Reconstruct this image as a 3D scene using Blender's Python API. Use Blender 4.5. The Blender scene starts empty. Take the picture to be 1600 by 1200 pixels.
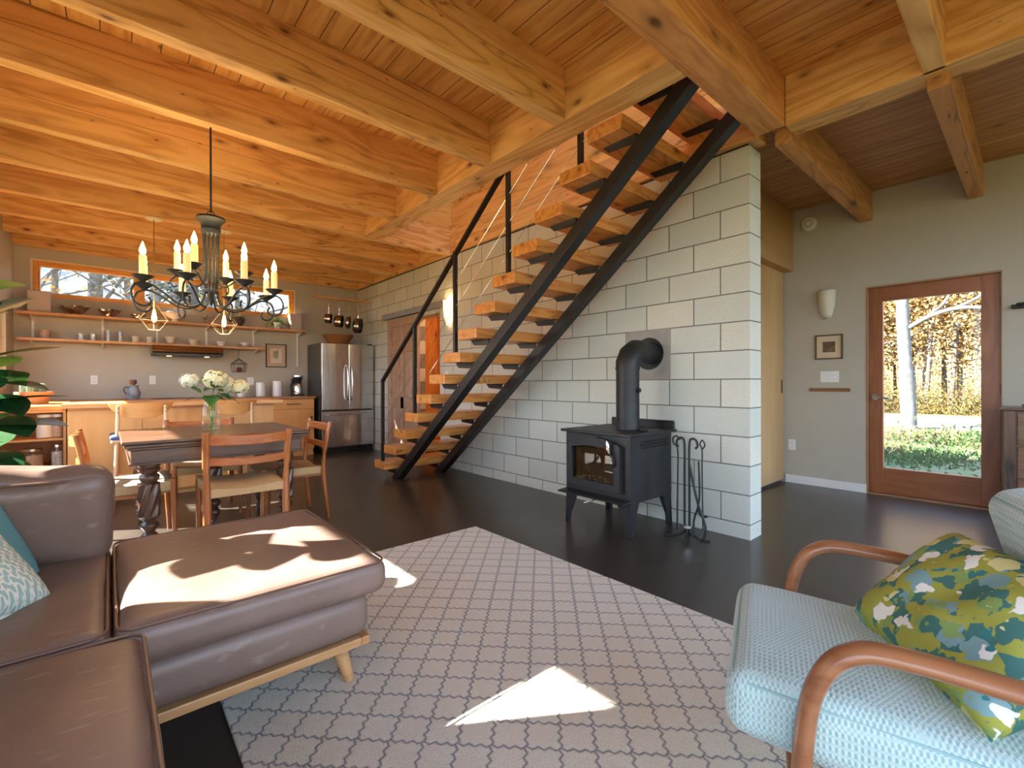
import bpy, bmesh, math, random
from mathutils import Vector, Matrix, Euler
SC = bpy.context.scene
COL = SC.collection
PI = math.pi
def R(d): return math.radians(d)

# ------------------------------------------------------------------ camera, world, sun, exposure
def look(yaw, pitch, roll):
    fw = Vector((math.cos(yaw)*math.cos(pitch), math.sin(yaw)*math.cos(pitch), math.sin(pitch)))
    rt = Vector((math.sin(yaw), -math.cos(yaw), 0)); up = rt.cross(fw)
    r = rt*math.cos(roll)+up*math.sin(roll); u = -rt*math.sin(roll)+up*math.cos(roll)
    return Matrix((r, u, -fw)).transposed()
cd = bpy.data.cameras.new('camera'); cam = bpy.data.objects.new('camera', cd); COL.objects.link(cam)
cd.sensor_width = 36; cd.lens = 720/1600*36; cd.clip_start = .02; cd.clip_end = 400
M = look(R(-41.203), R(-.069), R(-.152)).to_4x4(); M.translation = (-1.3163, 3.345, 1.0943); cam.matrix_world = M
SC.camera = cam

SC.view_settings.view_transform = 'Standard'; SC.view_settings.look = 'None'
SC.view_settings.gamma = 1; SC.view_settings.use_curve_mapping = False
SC.view_settings.exposure = 1.08
SC.cycles.max_bounces = 10; SC.cycles.diffuse_bounces = 6; SC.cycles.glossy_bounces = 4
SC.cycles.transmission_bounces = 8; SC.cycles.transparent_max_bounces = 16
SC.cycles.sample_clamp_indirect = 6; SC.cycles.caustics_reflective = False; SC.cycles.caustics_refractive = False
SC.cycles.use_denoising = True; SC.cycles.denoiser = 'OPENIMAGEDENOISE'; SC.cycles.blur_glossy = .5
SC.cycles.use_adaptive_sampling = True; SC.cycles.adaptive_threshold = .01

W = bpy.data.worlds.new('world'); SC.world = W; W.use_nodes = True
nt = W.node_tree; nt.nodes.clear()
tc = nt.nodes.new('ShaderNodeTexCoord'); sx = nt.nodes.new('ShaderNodeSeparateXYZ'); nt.links.new(tc.outputs['Generated'], sx.inputs[0])
cr = nt.nodes.new('ShaderNodeValToRGB'); nt.links.new(sx.outputs[2], cr.inputs[0])
e = cr.color_ramp.elements; e[0].position = 0; e[0].color = (.82, .88, .93, 1); e[1].position = .6; e[1].color = (.34, .56, .95, 1)
e2 = cr.color_ramp.elements.new(.12); e2.color = (.72, .85, 1, 1)
bg = nt.nodes.new('ShaderNodeBackground'); bg.inputs[1].default_value = 3.6; nt.links.new(cr.outputs[0], bg.inputs[0])
wo = nt.nodes.new('ShaderNodeOutputWorld'); nt.links.new(bg.outputs[0], wo.inputs[0])

sd = bpy.data.lights.new('sun', 'SUN'); sun = bpy.data.objects.new('sun', sd); COL.objects.link(sun)
sd.energy = 30; sd.angle = R(.6); sd.color = (1, .93, .82)
sun.rotation_euler = Vector((-.65, -1, -.80)).to_track_quat('-Z', 'Y').to_euler()
sun.location = (4, 12, 9)

# ------------------------------------------------------------------ helpers
def lit(o, **kw):
    for k, v in kw.items(): o[k] = v
def thing(name, label, cat, loc=(0, 0, 0), rz=0, group=None):
    o = bpy.data.objects.new(name, None); COL.objects.link(o); o.empty_display_size = .1
    o.location = loc; o.rotation_euler = (0, 0, rz); o['label'] = label; o['category'] = cat
    if group: o['group'] = group
    return o
def tag(o, label, cat, group=None, kind=None):
    o['label'] = label; o['category'] = cat
    if group: o['group'] = group
    if kind: o['kind'] = kind
    return o
def dup(root, loc=None, rz=None, label=None, group=None):
    r = root.copy(); COL.objects.link(r)
    if loc is not None: r.location = loc
    if rz is not None: r.rotation_euler = (0, 0, rz)
    if label: r['label'] = label
    if group: r['group'] = group
    for ch in list(root.children):
        c = ch.copy(); COL.objects.link(c); c.parent = r
        for g in ch.children:
            d = g.copy(); COL.objects.link(d); d.parent = c
    return r
def V(*a): return Vector(a)

class MB:
    def __init__(s): s.v = []; s.f = []; s.sm = []
    def add(s, vs, fs, smooth=False, M=None):
        b = len(s.v)
        for v in vs:
            v = Vector(v)
            if M is not None: v = M @ v
            s.v.append(v)
        for f in fs: s.f.append([b+i for i in f]); s.sm.append(smooth)
        return s
    def box(s, x0, x1, y0, y1, z0, z1, M=None):
        x0, x1 = min(x0, x1), max(x0, x1); y0, y1 = min(y0, y1), max(y0, y1); z0, z1 = min(z0, z1), max(z0, z1)
        vs = [(x0,y0,z0),(x1,y0,z0),(x1,y1,z0),(x0,y1,z0),(x0,y0,z1),(x1,y0,z1),(x1,y1,z1),(x0,y1,z1)]
        return s.add(vs, [(0,3,2,1),(4,5,6,7),(0,1,5,4),(1,2,6,5),(2,3,7,6),(3,0,4,7)], False, M)
    def bar(s, p0, p1, w, h, up=(0,0,1)):
        p0 = Vector(p0); p1 = Vector(p1); d = (p1-p0); L = d.length; d.normalize(); up = Vector(up)
        sd_ = d.cross(up)
        if sd_.length < 1e-4: sd_ = d.cross(Vector((1,0,0)))
        sd_.normalize(); u = sd_.cross(d)
        vs = []
        for t in (0, L):
            for a, b in ((-1,-1),(1,-1),(1,1),(-1,1)): vs.append(p0+d*t+sd_*a*w/2+u*b*h/2)
        return s.add(vs, [(0,1,2,3),(7,6,5,4),(0,4,5,1),(1,5,6,2),(2,6,7,3),(3,7,4,0)])
    def prism(s, poly, axis, a, b, M=None):
        n = len(poly); vs = []
        for t in (a, b):
            for p, q in poly:
                vs.append({'x': (t,p,q), 'y': (p,t,q), 'z': (p,q,t)}[axis])
        fs = [list(range(n))[::-1], list(range(n, 2*n))]+[(i, (i+1)%n, n+(i+1)%n, n+i) for i in range(n)]
        return s.add(vs, fs, False, M)
    def tube(s, pts, r, n=10, closed=False, M=None, sx=1, sy=1, caps=True):
        pts = [Vector(p) for p in pts]; m = len(pts)
        if not hasattr(r, '__len__'): r = [r]*m
        T = []
        for i in range(m):
            if closed: t = pts[(i+1)%m]-pts[i-1]
            else: t = pts[min(i+1, m-1)]-pts[max(i-1, 0)]
            if t.length < 1e-9: t = Vector((0,0,1))
            T.append(t.normalized())
        u = T[0].cross(Vector((0,0,1)))
        if u.length < .05: u = T[0].cross(Vector((0,1,0)))
        u.normalize(); vs = []
        for i in range(m):
            u = (u-T[i]*u.dot(T[i])).normalized(); w = T[i].cross(u)
            for k in range(n):
                a = 2*PI*k/n; vs.append(pts[i]+u*math.cos(a)*r[i]*sx+w*math.sin(a)*r[i]*sy)
        fs = []
        for i in range(m if closed else m-1):
            j = (i+1) % m
            for k in range(n): fs.append((i*n+k, i*n+(k+1)%n, j*n+(k+1)%n, j*n+k))
        if not closed and caps: fs.append(list(range(n))[::-1]); fs.append([(m-1)*n+k for k in range(n)])
        return s.add(vs, fs, True, M)
    def cyl(s, p0, p1, r0, r1=None, n=20, M=None):
        return s.tube([p0, p1], [r0, r0 if r1 is None else r1], n, M=M)
    def lathe(s, prof, c=(0,0,0), n=28, M=None, close=True, tw=None):
        # prof: list of (r, z)
        vs = []; m = len(prof)
        for i, (r, z) in enumerate(prof):
            for k in range(n):
                a = 2*PI*k/n; rr = max(r, 1e-4)
                if tw: rr = tw(rr, z, a)
                vs.append((c[0]+rr*math.cos(a), c[1]+rr*math.sin(a), c[2]+z))
        fs = [(i*n+k, i*n+(k+1)%n, (i+1)*n+(k+1)%n, (i+1)*n+k) for i in range(m-1) for k in range(n)]
        if close: fs.append(list(range(n))[::-1]); fs.append([(m-1)*n+k for k in range(n)])
        return s.add(vs, fs, True, M)
    def ball(s, c, rx, ry=None, rz=None, n=16, m=10, M=None, f=None):
        ry = rx if ry is None else ry; rz = rx if rz is None else rz; vs = []
        for i in range(m+1):
            t = PI*i/m
            for k in range(n):
                a = 2*PI*k/n; d = Vector((math.sin(t)*math.cos(a), math.sin(t)*math.sin(a), math.cos(t))); q = f(d) if f else 1
                vs.append((c[0]+d.x*rx*q, c[1]+d.y*ry*q, c[2]+d.z*rz*q))
        fs = [(i*n+k, (i+1)*n+k, (i+1)*n+(k+1)%n, i*n+(k+1)%n) for i in range(m) for k in range(n)]
        return s.add(vs, fs, True, M)
    def soft(s, c, hx, hy, hz, n=14, e=.18, crown=.0, M=None, wob=0, seed=0):
        # rounded, slightly crowned cushion: half sizes hx, hy, hz; e: edge radius in metres
        rnd = random.Random(seed); ph = [rnd.uniform(0, 6) for _ in range(6)]
        vs = []; fs = []; idx = {}
        def P(x, y, z):
            k = (round(x*1e4), round(y*1e4), round(z*1e4))
            if k in idx: return idx[k]
            p = Vector((x*hx, y*hy, z*hz)); r = min(e, hx, hy, hz)
            q = Vector((max(-hx+r, min(hx-r, p.x)), max(-hy+r, min(hy-r, p.y)), max(-hz+r, min(hz-r, p.z))))
            d = p-q
            if d.length > 1e-6: p = q+d.normalized()*r
            g = (1-x*x)*(1-y*y)
            p.z += (1 if z > 0 else -1)*crown*max(g, 0)**.6*abs(z)
            if wob:
                w = wob*(math.sin(9*p.x+ph[0]+3*p.z)+math.sin(11*p.y+ph[1]+2*p.x)+.5*math.sin(23*p.x+17*p.y+ph[2]))
                p.z += w*z; p.x += .6*w*x; p.y += .6*w*y
            idx[k] = len(vs); vs.append(p+Vector(c)); return idx[k]
        def g(t):
            return math.copysign(1-(1-abs(t))**1.6, t)
        for ax in range(3):
            for sgn in (-1, 1):
                for i in range(n):
                    for j in range(n):
                        q = []
                        for (a, b) in ((i, j), (i+1, j), (i+1, j+1), (i, j+1)):
                            u = g(2*a/n-1); w = g(2*b/n-1)
                            t = [0, 0, 0]; t[ax] = sgn; t[(ax+1)%3] = u; t[(ax+2)%3] = w; q.append(P(*t))
                        if sgn < 0: q.reverse()
                        if len(set(q)) == 4: fs.append(q)
        return s.add(vs, fs, True, M)
    def pillow(s, w, h, t, n=20, M=None, seed=0, wr=.0):
        rnd = random.Random(seed); ph = [rnd.uniform(0, 6) for _ in range(4)]
        vs = []; fs = []
        for side in (1, -1):
            b = len(vs)
            for i in range(n+1):
                for j in range(n+1):
                    x = 2*i/n-1; y = 2*j/n-1
                    k = 1-.07*(1-y*y)*abs(x)**3; l = 1-.07*(1-x*x)*abs(y)**3
                    z = t/2*(max(0, (1-x**4)*(1-y**4)))**.42*(.75+.25*(1-(x*x+y*y)/2))
                    z += wr*(math.sin(7*x+5*y+ph[0])+math.sin(9*y-4*x+ph[1]))*max(0, (1-x*x)*(1-y*y))
                    vs.append((x*w/2*k, y*h/2*l, side*z))
            for i in range(n):
                for j in range(n):
                    q = [b+i*(n+1)+j, b+(i+1)*(n+1)+j, b+(i+1)*(n+1)+j+1, b+i*(n+1)+j+1]
                    fs.append(q if side > 0 else q[::-1])
        return s.add(vs, fs, True, M)
    def build(s, name, mat=None, parent=None, bevel=0, sharp=40, seg=2, world=False, sub=0, weld=True):
        me = bpy.data.meshes.new(name)
        vs = [v.copy() for v in s.v]; off = Vector((0,0,0))
        if parent is None or world == 'self':
            xs = [v.x for v in vs]; ys = [v.y for v in vs]; zs = [v.z for v in vs]
            off = Vector(((min(xs)+max(xs))/2, (min(ys)+max(ys))/2, min(zs)))
            vs = [v-off for v in vs]
        elif world:
            p = parent
            Mi = (Matrix.Translation(p.location) @ p.rotation_euler.to_matrix().to_4x4()).inverted()
            if p.parent is not None:
                pp = p.parent; Mi = Mi @ (Matrix.Translation(pp.location) @ pp.rotation_euler.to_matrix().to_4x4()).inverted()
            vs = [Mi @ v for v in vs]
        me.from_pydata([tuple(v) for v in vs], [], s.f)
        me.polygons.foreach_set('use_smooth', s.sm)
        if weld:
            bm = bmesh.new(); bm.from_mesh(me); bmesh.ops.remove_doubles(bm, verts=bm.verts, dist=1e-5); bm.to_mesh(me); bm.free()
        me.update()
        if any(s.sm): me.set_sharp_from_angle(angle=R(sharp))
        if mat: me.materials.append(mat)
        o = bpy.data.objects.new(name, me); COL.objects.link(o)
        if parent is not None: o.parent = parent
        else: o.location = off
        if bevel:
            m = o.modifiers.new('bevel', 'BEVEL'); m.width = bevel; m.segments = seg; m.limit_method = 'ANGLE'; m.angle_limit = R(35)
        if sub: m = o.modifiers.new('sub', 'SUBSURF'); m.levels = sub; m.render_levels = sub
        return o
def B(*a): return MB().box(*a)
def struct(name, mb, mat, bevel=0, parent=None):
    o = mb.build(name, mat, parent, bevel=bevel)
    if parent is None: o['kind'] = 'structure'
    return o
def arc(c, r, a0, a1, n, plane='xz', off=0):
    out = []
    for i in range(n+1):
        a = a0+(a1-a0)*i/n; p = r*math.cos(a); q = r*math.sin(a)
        out.append({'xz': (c[0]+p, c[1]+off, c[2]+q), 'xy': (c[0]+p, c[1]+q, c[2]+off), 'yz': (c[0]+off, c[1]+p, c[2]+q)}[plane])
    return out
def bez(p, n=12):
    # Catmull-Rom through points
    p = [Vector(q) for q in p]; out = []
    for i in range(len(p)-1):
        a = p[max(i-1, 0)]; b = p[i]; c = p[i+1]; d = p[min(i+2, len(p)-1)]
        for k in range(n):
            t = k/n; out.append(.5*((2*b)+(c-a)*t+(2*a-5*b+4*c-d)*t*t+(3*b-a-3*c+d)*t**3))
    out.append(p[-1]); return out

# ------------------------------------------------------------------ materials
class NT:
    def __init__(s, name):
        s.m = bpy.data.materials.new(name); s.m.use_nodes = True; s.t = s.m.node_tree; s.t.nodes.clear()
        s.out = s.t.nodes.new('ShaderNodeOutputMaterial'); s.b = s.t.nodes.new('ShaderNodeBsdfPrincipled')
        s.t.links.new(s.b.outputs[0], s.out.inputs[0])
    def n(s, typ, props=None, **inp):
        k = s.t.nodes.new('ShaderNode'+typ)
        for a, b in (props or {}).items(): setattr(k, a, b)
        for a, b in inp.items():
            a = a.replace('_', ' ') if not a.startswith('i') or not a[1:].isdigit() else int(a[1:])
            s.set(k.inputs[a], b)
        return k
    def set(s, sock, v):
        if hasattr(v, 'outputs'): v = v.outputs[0]
        if isinstance(v, bpy.types.NodeSocket): s.t.links.new(v, sock)
        else: sock.default_value = (*v, 1) if isinstance(v, tuple) and len(v) == 3 and sock.type == 'RGBA' else v
    def math(s, op, a, b=0, c=0, clamp=False):
        k = s.t.nodes.new('ShaderNodeMath'); k.operation = op; k.use_clamp = clamp
        for i, v in enumerate((a, b, c)): s.set(k.inputs[i], v)
        return k.outputs[0]
    def ramp(s, f, *st, interp='LINEAR'):
        k = s.t.nodes.new('ShaderNodeValToRGB'); k.color_ramp.interpolation = interp; s.set(k.inputs[0], f)
        el = k.color_ramp.elements
        while len(el) < len(st): el.new(.5)
        for e_, (p, c) in zip(el, st): e_.position = p; e_.color = (*c, 1) if hasattr(c, '__len__') else (c, c, c, 1)
        return k.outputs[0]
    def mix(s, f, a, b, mode='MIX'):
        k = s.t.nodes.new('ShaderNodeMix'); k.data_type = 'RGBA'; k.blend_type = mode
        s.set(k.inputs[0], f); s.set(k.inputs[6], a); s.set(k.inputs[7], b); return k.outputs[2]
    def coords(s, kind='Object', scale=(1,1,1), rot=(0,0,0), loc=(0,0,0), rand=0):
        if kind == 'Position': v = s.n('NewGeometry').outputs['Position']
        else: v = s.n('TexCoord').outputs[kind]
        if rand:
            oi = s.n('ObjectInfo').outputs['Random']
            k = s.t.nodes.new('ShaderNodeVectorMath'); k.operation = 'ADD'; s.set(k.inputs[0], v)
            c = s.n('CombineXYZ', i0=s.math('MULTIPLY', oi, rand), i1=s.math('MULTIPLY', oi, rand*1.7), i2=s.math('MULTIPLY', oi, rand*.6)); s.set(k.inputs[1], c.outputs[0]); v = k.outputs[0]
        return s.n('Mapping', Vector=v, Scale=scale, Rotation=rot, Location=loc).outputs[0]
    def bump(s, h, st=.3, d=.01):
        k = s.n('Bump', Height=h, Strength=st, Distance=d); s.t.links.new(k.outputs[0], s.b.inputs['Normal']); return k
    def p(s, **kw):
        for a, b in kw.items(): s.set(s.b.inputs[a.replace('_', ' ')], b)
        return s.m

def plain(name, c, rough=.5, metal=0, var=.06, sc=8, bump=0, bsc=60, **kw):
    t = NT(name); no = t.n('TexNoise', Vector=t.coords('Object'), Scale=float(sc), Detail=4.)
    col = t.ramp(no, (.3, tuple(max(0, x*(1-var)) for x in c)), (.7, tuple(min(1, x*(1+var)) for x in c)))
    t.p(Base_Color=col, Roughness=rough, Metallic=float(metal), **kw)
    if bump: t.bump(t.n('TexNoise', Vector=t.coords('Object'), Scale=float(bsc), Detail=3.), bump, .004)
    return t.m
def wood(name, c1, c2, axis='x', sc=1, rough=.45, knots=0, dark=None, ring=1, coord='Object', bump=.12, coat=0.0, streak=.35):
    t = NT(name)
    st = {'x': (.12, 1, 1), 'y': (1, .12, 1), 'z': (1, 1, .12)}[axis]
    v = t.coords(coord, tuple(a*sc for a in st), rand=7 if coord == 'Object' else 0)
    warp = t.n('TexNoise', Vector=v, Scale=3.2, Detail=3., Distortion=.6)
    fine = t.n('TexNoise', Vector=t.coords(coord, tuple(a*sc*q for a, q in zip(st, (1,1,1))), rand=7 if coord == 'Object' else 0), Scale=38., Detail=3.)
    wv = t.math('FRACT', t.math('MULTIPLY', warp.outputs[0], 7.*ring))
    wv = t.math('ABSOLUTE', t.math('SUBTRACT', t.math('MULTIPLY', wv, 2.), 1.))
    f = t.math('ADD', t.math('MULTIPLY', wv, 1-streak), t.math('MULTIPLY', fine, streak))
    col = t.ramp(f, (.1, c2), (.75, c1))
    big = t.n('TexNoise', Vector=v, Scale=1.3, Detail=2.)
    col = t.mix(t.ramp(big, (.35, 0.), (.7, .7)), col, (c1[0]*.72, c1[1]*.62, c1[2]*.5), 'MIX')
    if knots:
        kv = t.coords(coord, tuple(a*sc for a in {'x': (.45,1,1), 'y': (1,.45,1), 'z': (1,1,.45)}[axis]), rand=7 if coord == 'Object' else 0)
        vo = t.n('TexVoronoi', {'feature': 'F1'}, Vector=kv, Scale=float(knots), Randomness=1.)
        k = t.ramp(vo.outputs['Distance'], (.06, 1.), (.10, .6), (.14, .3), (.28, 0.))
        kk = t.n('TexNoise', Vector=kv, Scale=float(knots)*.7)
        k = t.math('MULTIPLY', k, t.ramp(kk, (.36, 0.), (.5, 1.)))
        col = t.mix(k, col, dark or tuple(x*.25 for x in c2))
    if knots:
        v2 = t.n('TexVoronoi', {'feature': 'F1'}, Vector=kv, Scale=float(knots)*2.1, Randomness=1.)
        col = t.mix(t.math('MULTIPLY', t.ramp(v2.outputs['Distance'], (.04, 1.), (.075, .5), (.13, 0.)), t.ramp(kk, (.42, 1.), (.5, 0.))), col, dark or tuple(x*.25 for x in c2))
        ck = t.math('ABSOLUTE', t.math('SUBTRACT', warp.outputs[0], .5)); col = t.mix(t.math('MULTIPLY', t.ramp(ck, (.004, .75), (.012, 0.)), t.ramp(big, (.45, 0.), (.6, 1.))), col, tuple(x*.35 for x in c2))
    t.p(Base_Color=col, Roughness=rough, Coat_Weight=coat, Coat_Roughness=.2)
    if bump: t.bump(f, bump, .003)
    return t.m
def metal(name, c, rough=.3, brushed=None, bump=0):
    t = NT(name)
    sc_ = (1,1,1) if not brushed else {'x': (.02,1,1), 'y': (1,.02,1), 'z': (1,1,.02)}[brushed]
    no = t.n('TexNoise', Vector=t.coords('Object', sc_), Scale=120. if brushed else 12., Detail=3.)
    t.p(Base_Color=c, Metallic=1., Roughness=t.ramp(no, (.3, max(0, rough-.08)), (.7, rough+.08)))
    if bump: t.bump(no, bump, .002)
    return t.m
def glass(name='clear_glass', c=(1,1,1), rough=0., thin=True, ior=1.45):
    t = NT(name)
    if thin:  # architectural pane: see-through with a faint reflection
        tr = t.n('BsdfTransparent', Color=c); gl = t.n('BsdfGlossy', Color=(1,1,1), Roughness=.01)
        fr = t.n('Fresnel', IOR=1.45)
        mx = t.n('MixShader', i0=t.math('MULTIPLY', fr, t.math('SUBTRACT', .9, t.math('MULTIPLY', t.n('NewGeometry').outputs['Backfacing'], .9))), i1=tr, i2=gl); t.t.links.new(mx.outputs[0], t.out.inputs[0])
        no = t.n('TexNoise', Vector=t.coords('Object'), Scale=2.); t.set(fr.inputs['IOR'], t.math('ADD', t.math('MULTIPLY', no, .04), 1.43))
        return t.m
    no = t.n('TexNoise', Vector=t.coords('Object'), Scale=9.)
    t.p(Base_Color=c, Transmission_Weight=1., Roughness=t.math('MULTIPLY', no, rough+.02), IOR=ior); return t.m
def emis(name, c, st, base=(1,1,1)):
    t = NT(name); no = t.n('TexNoise', Vector=t.coords('Object'), Scale=5.)
    t.p(Base_Color=base, Emission_Color=c, Emission_Strength=t.math('ADD', st*.9, t.math('MULTIPLY', no, st*.2)), Roughness=.4); return t.m

PINE1 = (.86, .54, .22); PINE2 = (.60, .30, .09)
M_joist = wood('honey_pine', PINE1, PINE2, 'y', 1.6, knots=4.6, rough=.5, dark=(.16, .05, .015))
M_header = wood('honey_pine_header', PINE1, PINE2, 'x', 1.6, knots=4.2, rough=.5, dark=(.16, .05, .015))
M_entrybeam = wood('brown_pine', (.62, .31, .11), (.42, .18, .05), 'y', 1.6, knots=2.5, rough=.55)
M_tread = wood('tread_wood', (.80, .37, .10), (.58, .20, .035), 'y', 2.2, knots=3., rough=.3, coat=.3, dark=(.16, .05, .015))
def deck(name, c1, c2, w=.135, bw=3.1):
    t = NT(name); v = t.coords('Position', (1, 1, 1))
    br = t.n('TexBrick', {'offset': .37, 'offset_frequency': 2}, Vector=v, Scale=1., Mortar_Size=.003, Mortar_Smooth=.3, Bias=0., Brick_Width=bw, Row_Height=w, Color1=(0,0,0), Color2=(1,1,1), Mortar=(.5,.5,.5))
    sh = t.n('CombineXYZ', i0=t.math('MULTIPLY', br.outputs[0], 3.), i1=t.math('MULTIPLY', br.outputs[0], 9.), i2=0.)
    ad = t.t.nodes.new('ShaderNodeVectorMath'); ad.operation = 'ADD'; t.set(ad.inputs[0], v); t.set(ad.inputs[1], sh.outputs[0])
    g = t.n('TexNoise', Vector=t.n('Mapping', Vector=ad.outputs[0], Scale=(.25, 2., 1.)), Scale=9., Detail=4., Distortion=.5)
    col = t.ramp(g, (.3, c2), (.65, c1))
    col = t.mix(t.math('MULTIPLY', br.outputs[0], .35), col, c2)
    vo = t.n('TexVoronoi', Vector=t.n('Mapping', Vector=ad.outputs[0], Scale=(.7, 1.3, 1.)), Scale=4.6)
    col = t.mix(t.ramp(vo.outputs['Distance'], (.04, 1.), (.1, .3), (.2, 0.)), col, (.18, .05, .015))
    col = t.mix(br.outputs['Fac'], col, (.13, .045, .015))
    t.p(Base_Color=col, Roughness=.5)
    t.bump(t.math('SUBTRACT', 1., br.outputs['Fac']), .6, .01)
    return t.m
M_deck = deck('pine_deck', (.83, .46, .135), (.55, .23, .05))
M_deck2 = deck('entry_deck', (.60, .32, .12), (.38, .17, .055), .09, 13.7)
def blocks():
    t = NT('concrete_block'); v = t.n('SeparateXYZ', i0=t.coords('Position'))
    x = t.math('MAXIMUM', v.outputs[0], .010); z = t.math('SUBTRACT', v.outputs[2], .105)
    vec = t.n('CombineXYZ', i0=x, i1=z, i2=0.)
    br = t.n('TexBrick', {'offset': .5, 'offset_frequency': 2}, Vector=vec, Scale=1., Mortar_Size=.0046, Mortar_Smooth=.3, Bias=0., Brick_Width=.4064, Row_Height=.2032, Color1=(0,0,0), Color2=(1,1,1), Mortar=(.5,.5,.5))
    base = t.ramp(br.outputs[0], (0., (.60, .64, .57)), (.5, (.68, .71, .64)), (1., (.75, .74, .64)))
    no = t.n('TexNoise', Vector=t.coords('Position'), Scale=170., Detail=3.)
    n2 = t.n('TexNoise', Vector=t.coords('Position'), Scale=3., Detail=4.)
    base = t.mix(t.ramp(no, (.38, .75), (.52, 0.)), base, (.44, .45, .40))
    base = t.mix(t.ramp(n2, (.4, 0.), (.8, .35)), base, (.56, .55, .49))
    base = t.mix(br.outputs['Fac'], base, (.17, .165, .155))
    t.p(Base_Color=base, Roughness=.9)
    h = t.math('SUBTRACT', t.math('MULTIPLY', no, .25), t.math('MULTIPLY', br.outputs['Fac'], 1.)); t.bump(h, .6, .006)
    return t.m
M_block = blocks()
def concrete_floor():
    t = NT('polished_dark_concrete'); v = t.coords('Position')
    a = t.n('TexNoise', Vector=v, Scale=1.6, Detail=5., Roughness=.55); b = t.n('TexNoise', Vector=v, Scale=14., Detail=6.)
    col = t.ramp(a, (.22, (.034, .028, .024)), (.5, (.050, .042, .035)), (.9, (.080, .068, .057)))
    col = t.mix(t.ramp(b, (.2, 0.), (.95, .4)), col, (.075, .063, .052))
    vo = t.n('TexVoronoi', {'feature': 'DISTANCE_TO_EDGE'}, Vector=v, Scale=17.)
    col = t.mix(t.math('MULTIPLY', t.ramp(vo.outputs['Distance'], (.0, .2), (.04, 0.)), t.ramp(a, (.45, 0.), (.6, 1.))), col, (.022, .018, .015))
    t.p(Base_Color=col, Roughness=.28, Specular_IOR_Level=.55); return t.m
M_floor = concrete_floor()
M_paint = plain('warm_grey_paint', (.47, .435, .36), .75, var=.02, bump=.05, bsc=200)
M_white = plain('white_trim', (.78, .78, .75), .45, var=.02)
M_black = plain('black_steel', (.012, .012, .013), .38, 0, var=.2, bump=.04)
M_stoveM = plain('stove_iron', (.022, .023, .025), .48, .3, var=.2, bump=.08, bsc=200)
M_iron = plain('wrought_iron', (.028, .032, .033), .5, .4, var=.25, bump=.1)
M_maple = wood('light_maple', (.80, .44, .155), (.68, .34, .10), 'z', 1.5, rough=.4, ring=.5, bump=.03)
M_mapleh = wood('light_maple_top', (.80, .43, .15), (.66, .32, .09), 'y', 1.5, rough=.35, ring=.5, bump=.03)
M_worktop = wood('brown_worktop', (.42, .20, .09), (.27, .11, .045), 'y', 1.5, rough=.25)
M_shelf = wood('shelf_wood', (.66, .35, .14), (.5, .23, .08), 'y', 2, rough=.4)
M_winwood = wood('window_fir', (.85, .42, .08), (.66, .27, .04), 'y', 2, rough=.35, bump=.03)
M_fir = wood('door_fir', (.36, .135, .055), (.24, .08, .03), 'z', 2., rough=.35, ring=.8)
M_ply = wood('plywood', (.66, .46, .24), (.52, .33, .15), 'z', 1, rough=.5, ring=.4)
M_plyb = wood('plywood_valance', (.52, .33, .14), (.42, .25, .10), 'y', 1, rough=.5, ring=.4)
M_barn = wood('weathered_pine_door', (.52, .37, .27), (.36, .23, .16), 'z', 3, rough=.7, knots=0, ring=1.3)
M_knotty = wood('knotty_pine_planks', (.86, .42, .12), (.72, .28, .06), 'z', 1.6, knots=3.5, rough=.4, dark=(.2, .05, .01))
M_teak = wood('teak', (.42, .145, .042), (.27, .08, .02), 'z', 3, rough=.32, ring=.7, coat=.2)
M_teakx = wood('teak_arm', (.38, .165, .075), (.25, .095, .04), 'x', 3, rough=.3, ring=.7, coat=.2)
M_oak = wood('old_dark_oak', (.12, .062, .036), (.045, .022, .013), 'y', 3, rough=.32, coat=.25)
M_oakz = wood('old_dark_oak_legs', (.11, .055, .035), (.045, .022, .014), 'z', 3, rough=.32, coat=.25)
M_birch = wood('pale_birch', (.80, .56, .32), (.70, .45, .22), 'z', 2, rough=.4, ring=.5)
M_oakleg = wood('sofa_base_oak', (.55, .32, .14), (.42, .22, .09), 'y', 3, rough=.4)
M_steel = metal('stainless', (.62, .61, .59), .2, 'z')
M_steelh = metal('polished_steel', (.75, .75, .74), .12)
M_dgrey = plain('fridge_grey_side', (.10, .098, .095), .45, .3)
M_glass = glass()
M_glassv = glass('glassware', (1, 1, 1), 0, thin=False)
M_ceram = plain('white_glaze', (.78, .79, .80), .2, var=.03)
M_terra = plain('terracotta', (.55, .24, .12), .8, var=.12, bump=.1)
M_galv = plain('galvanised_track', (.36, .36, .35), .5, .6, var=.12)
M_bulb = emis('flame_bulb', (1, .62, .22), 14.)
M_candle = emis('candle_sleeve', (1, .50, .13), .32, (.9, .68, .35))  # sleeves glow weakly on their own in place of light from the bulbs
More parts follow.
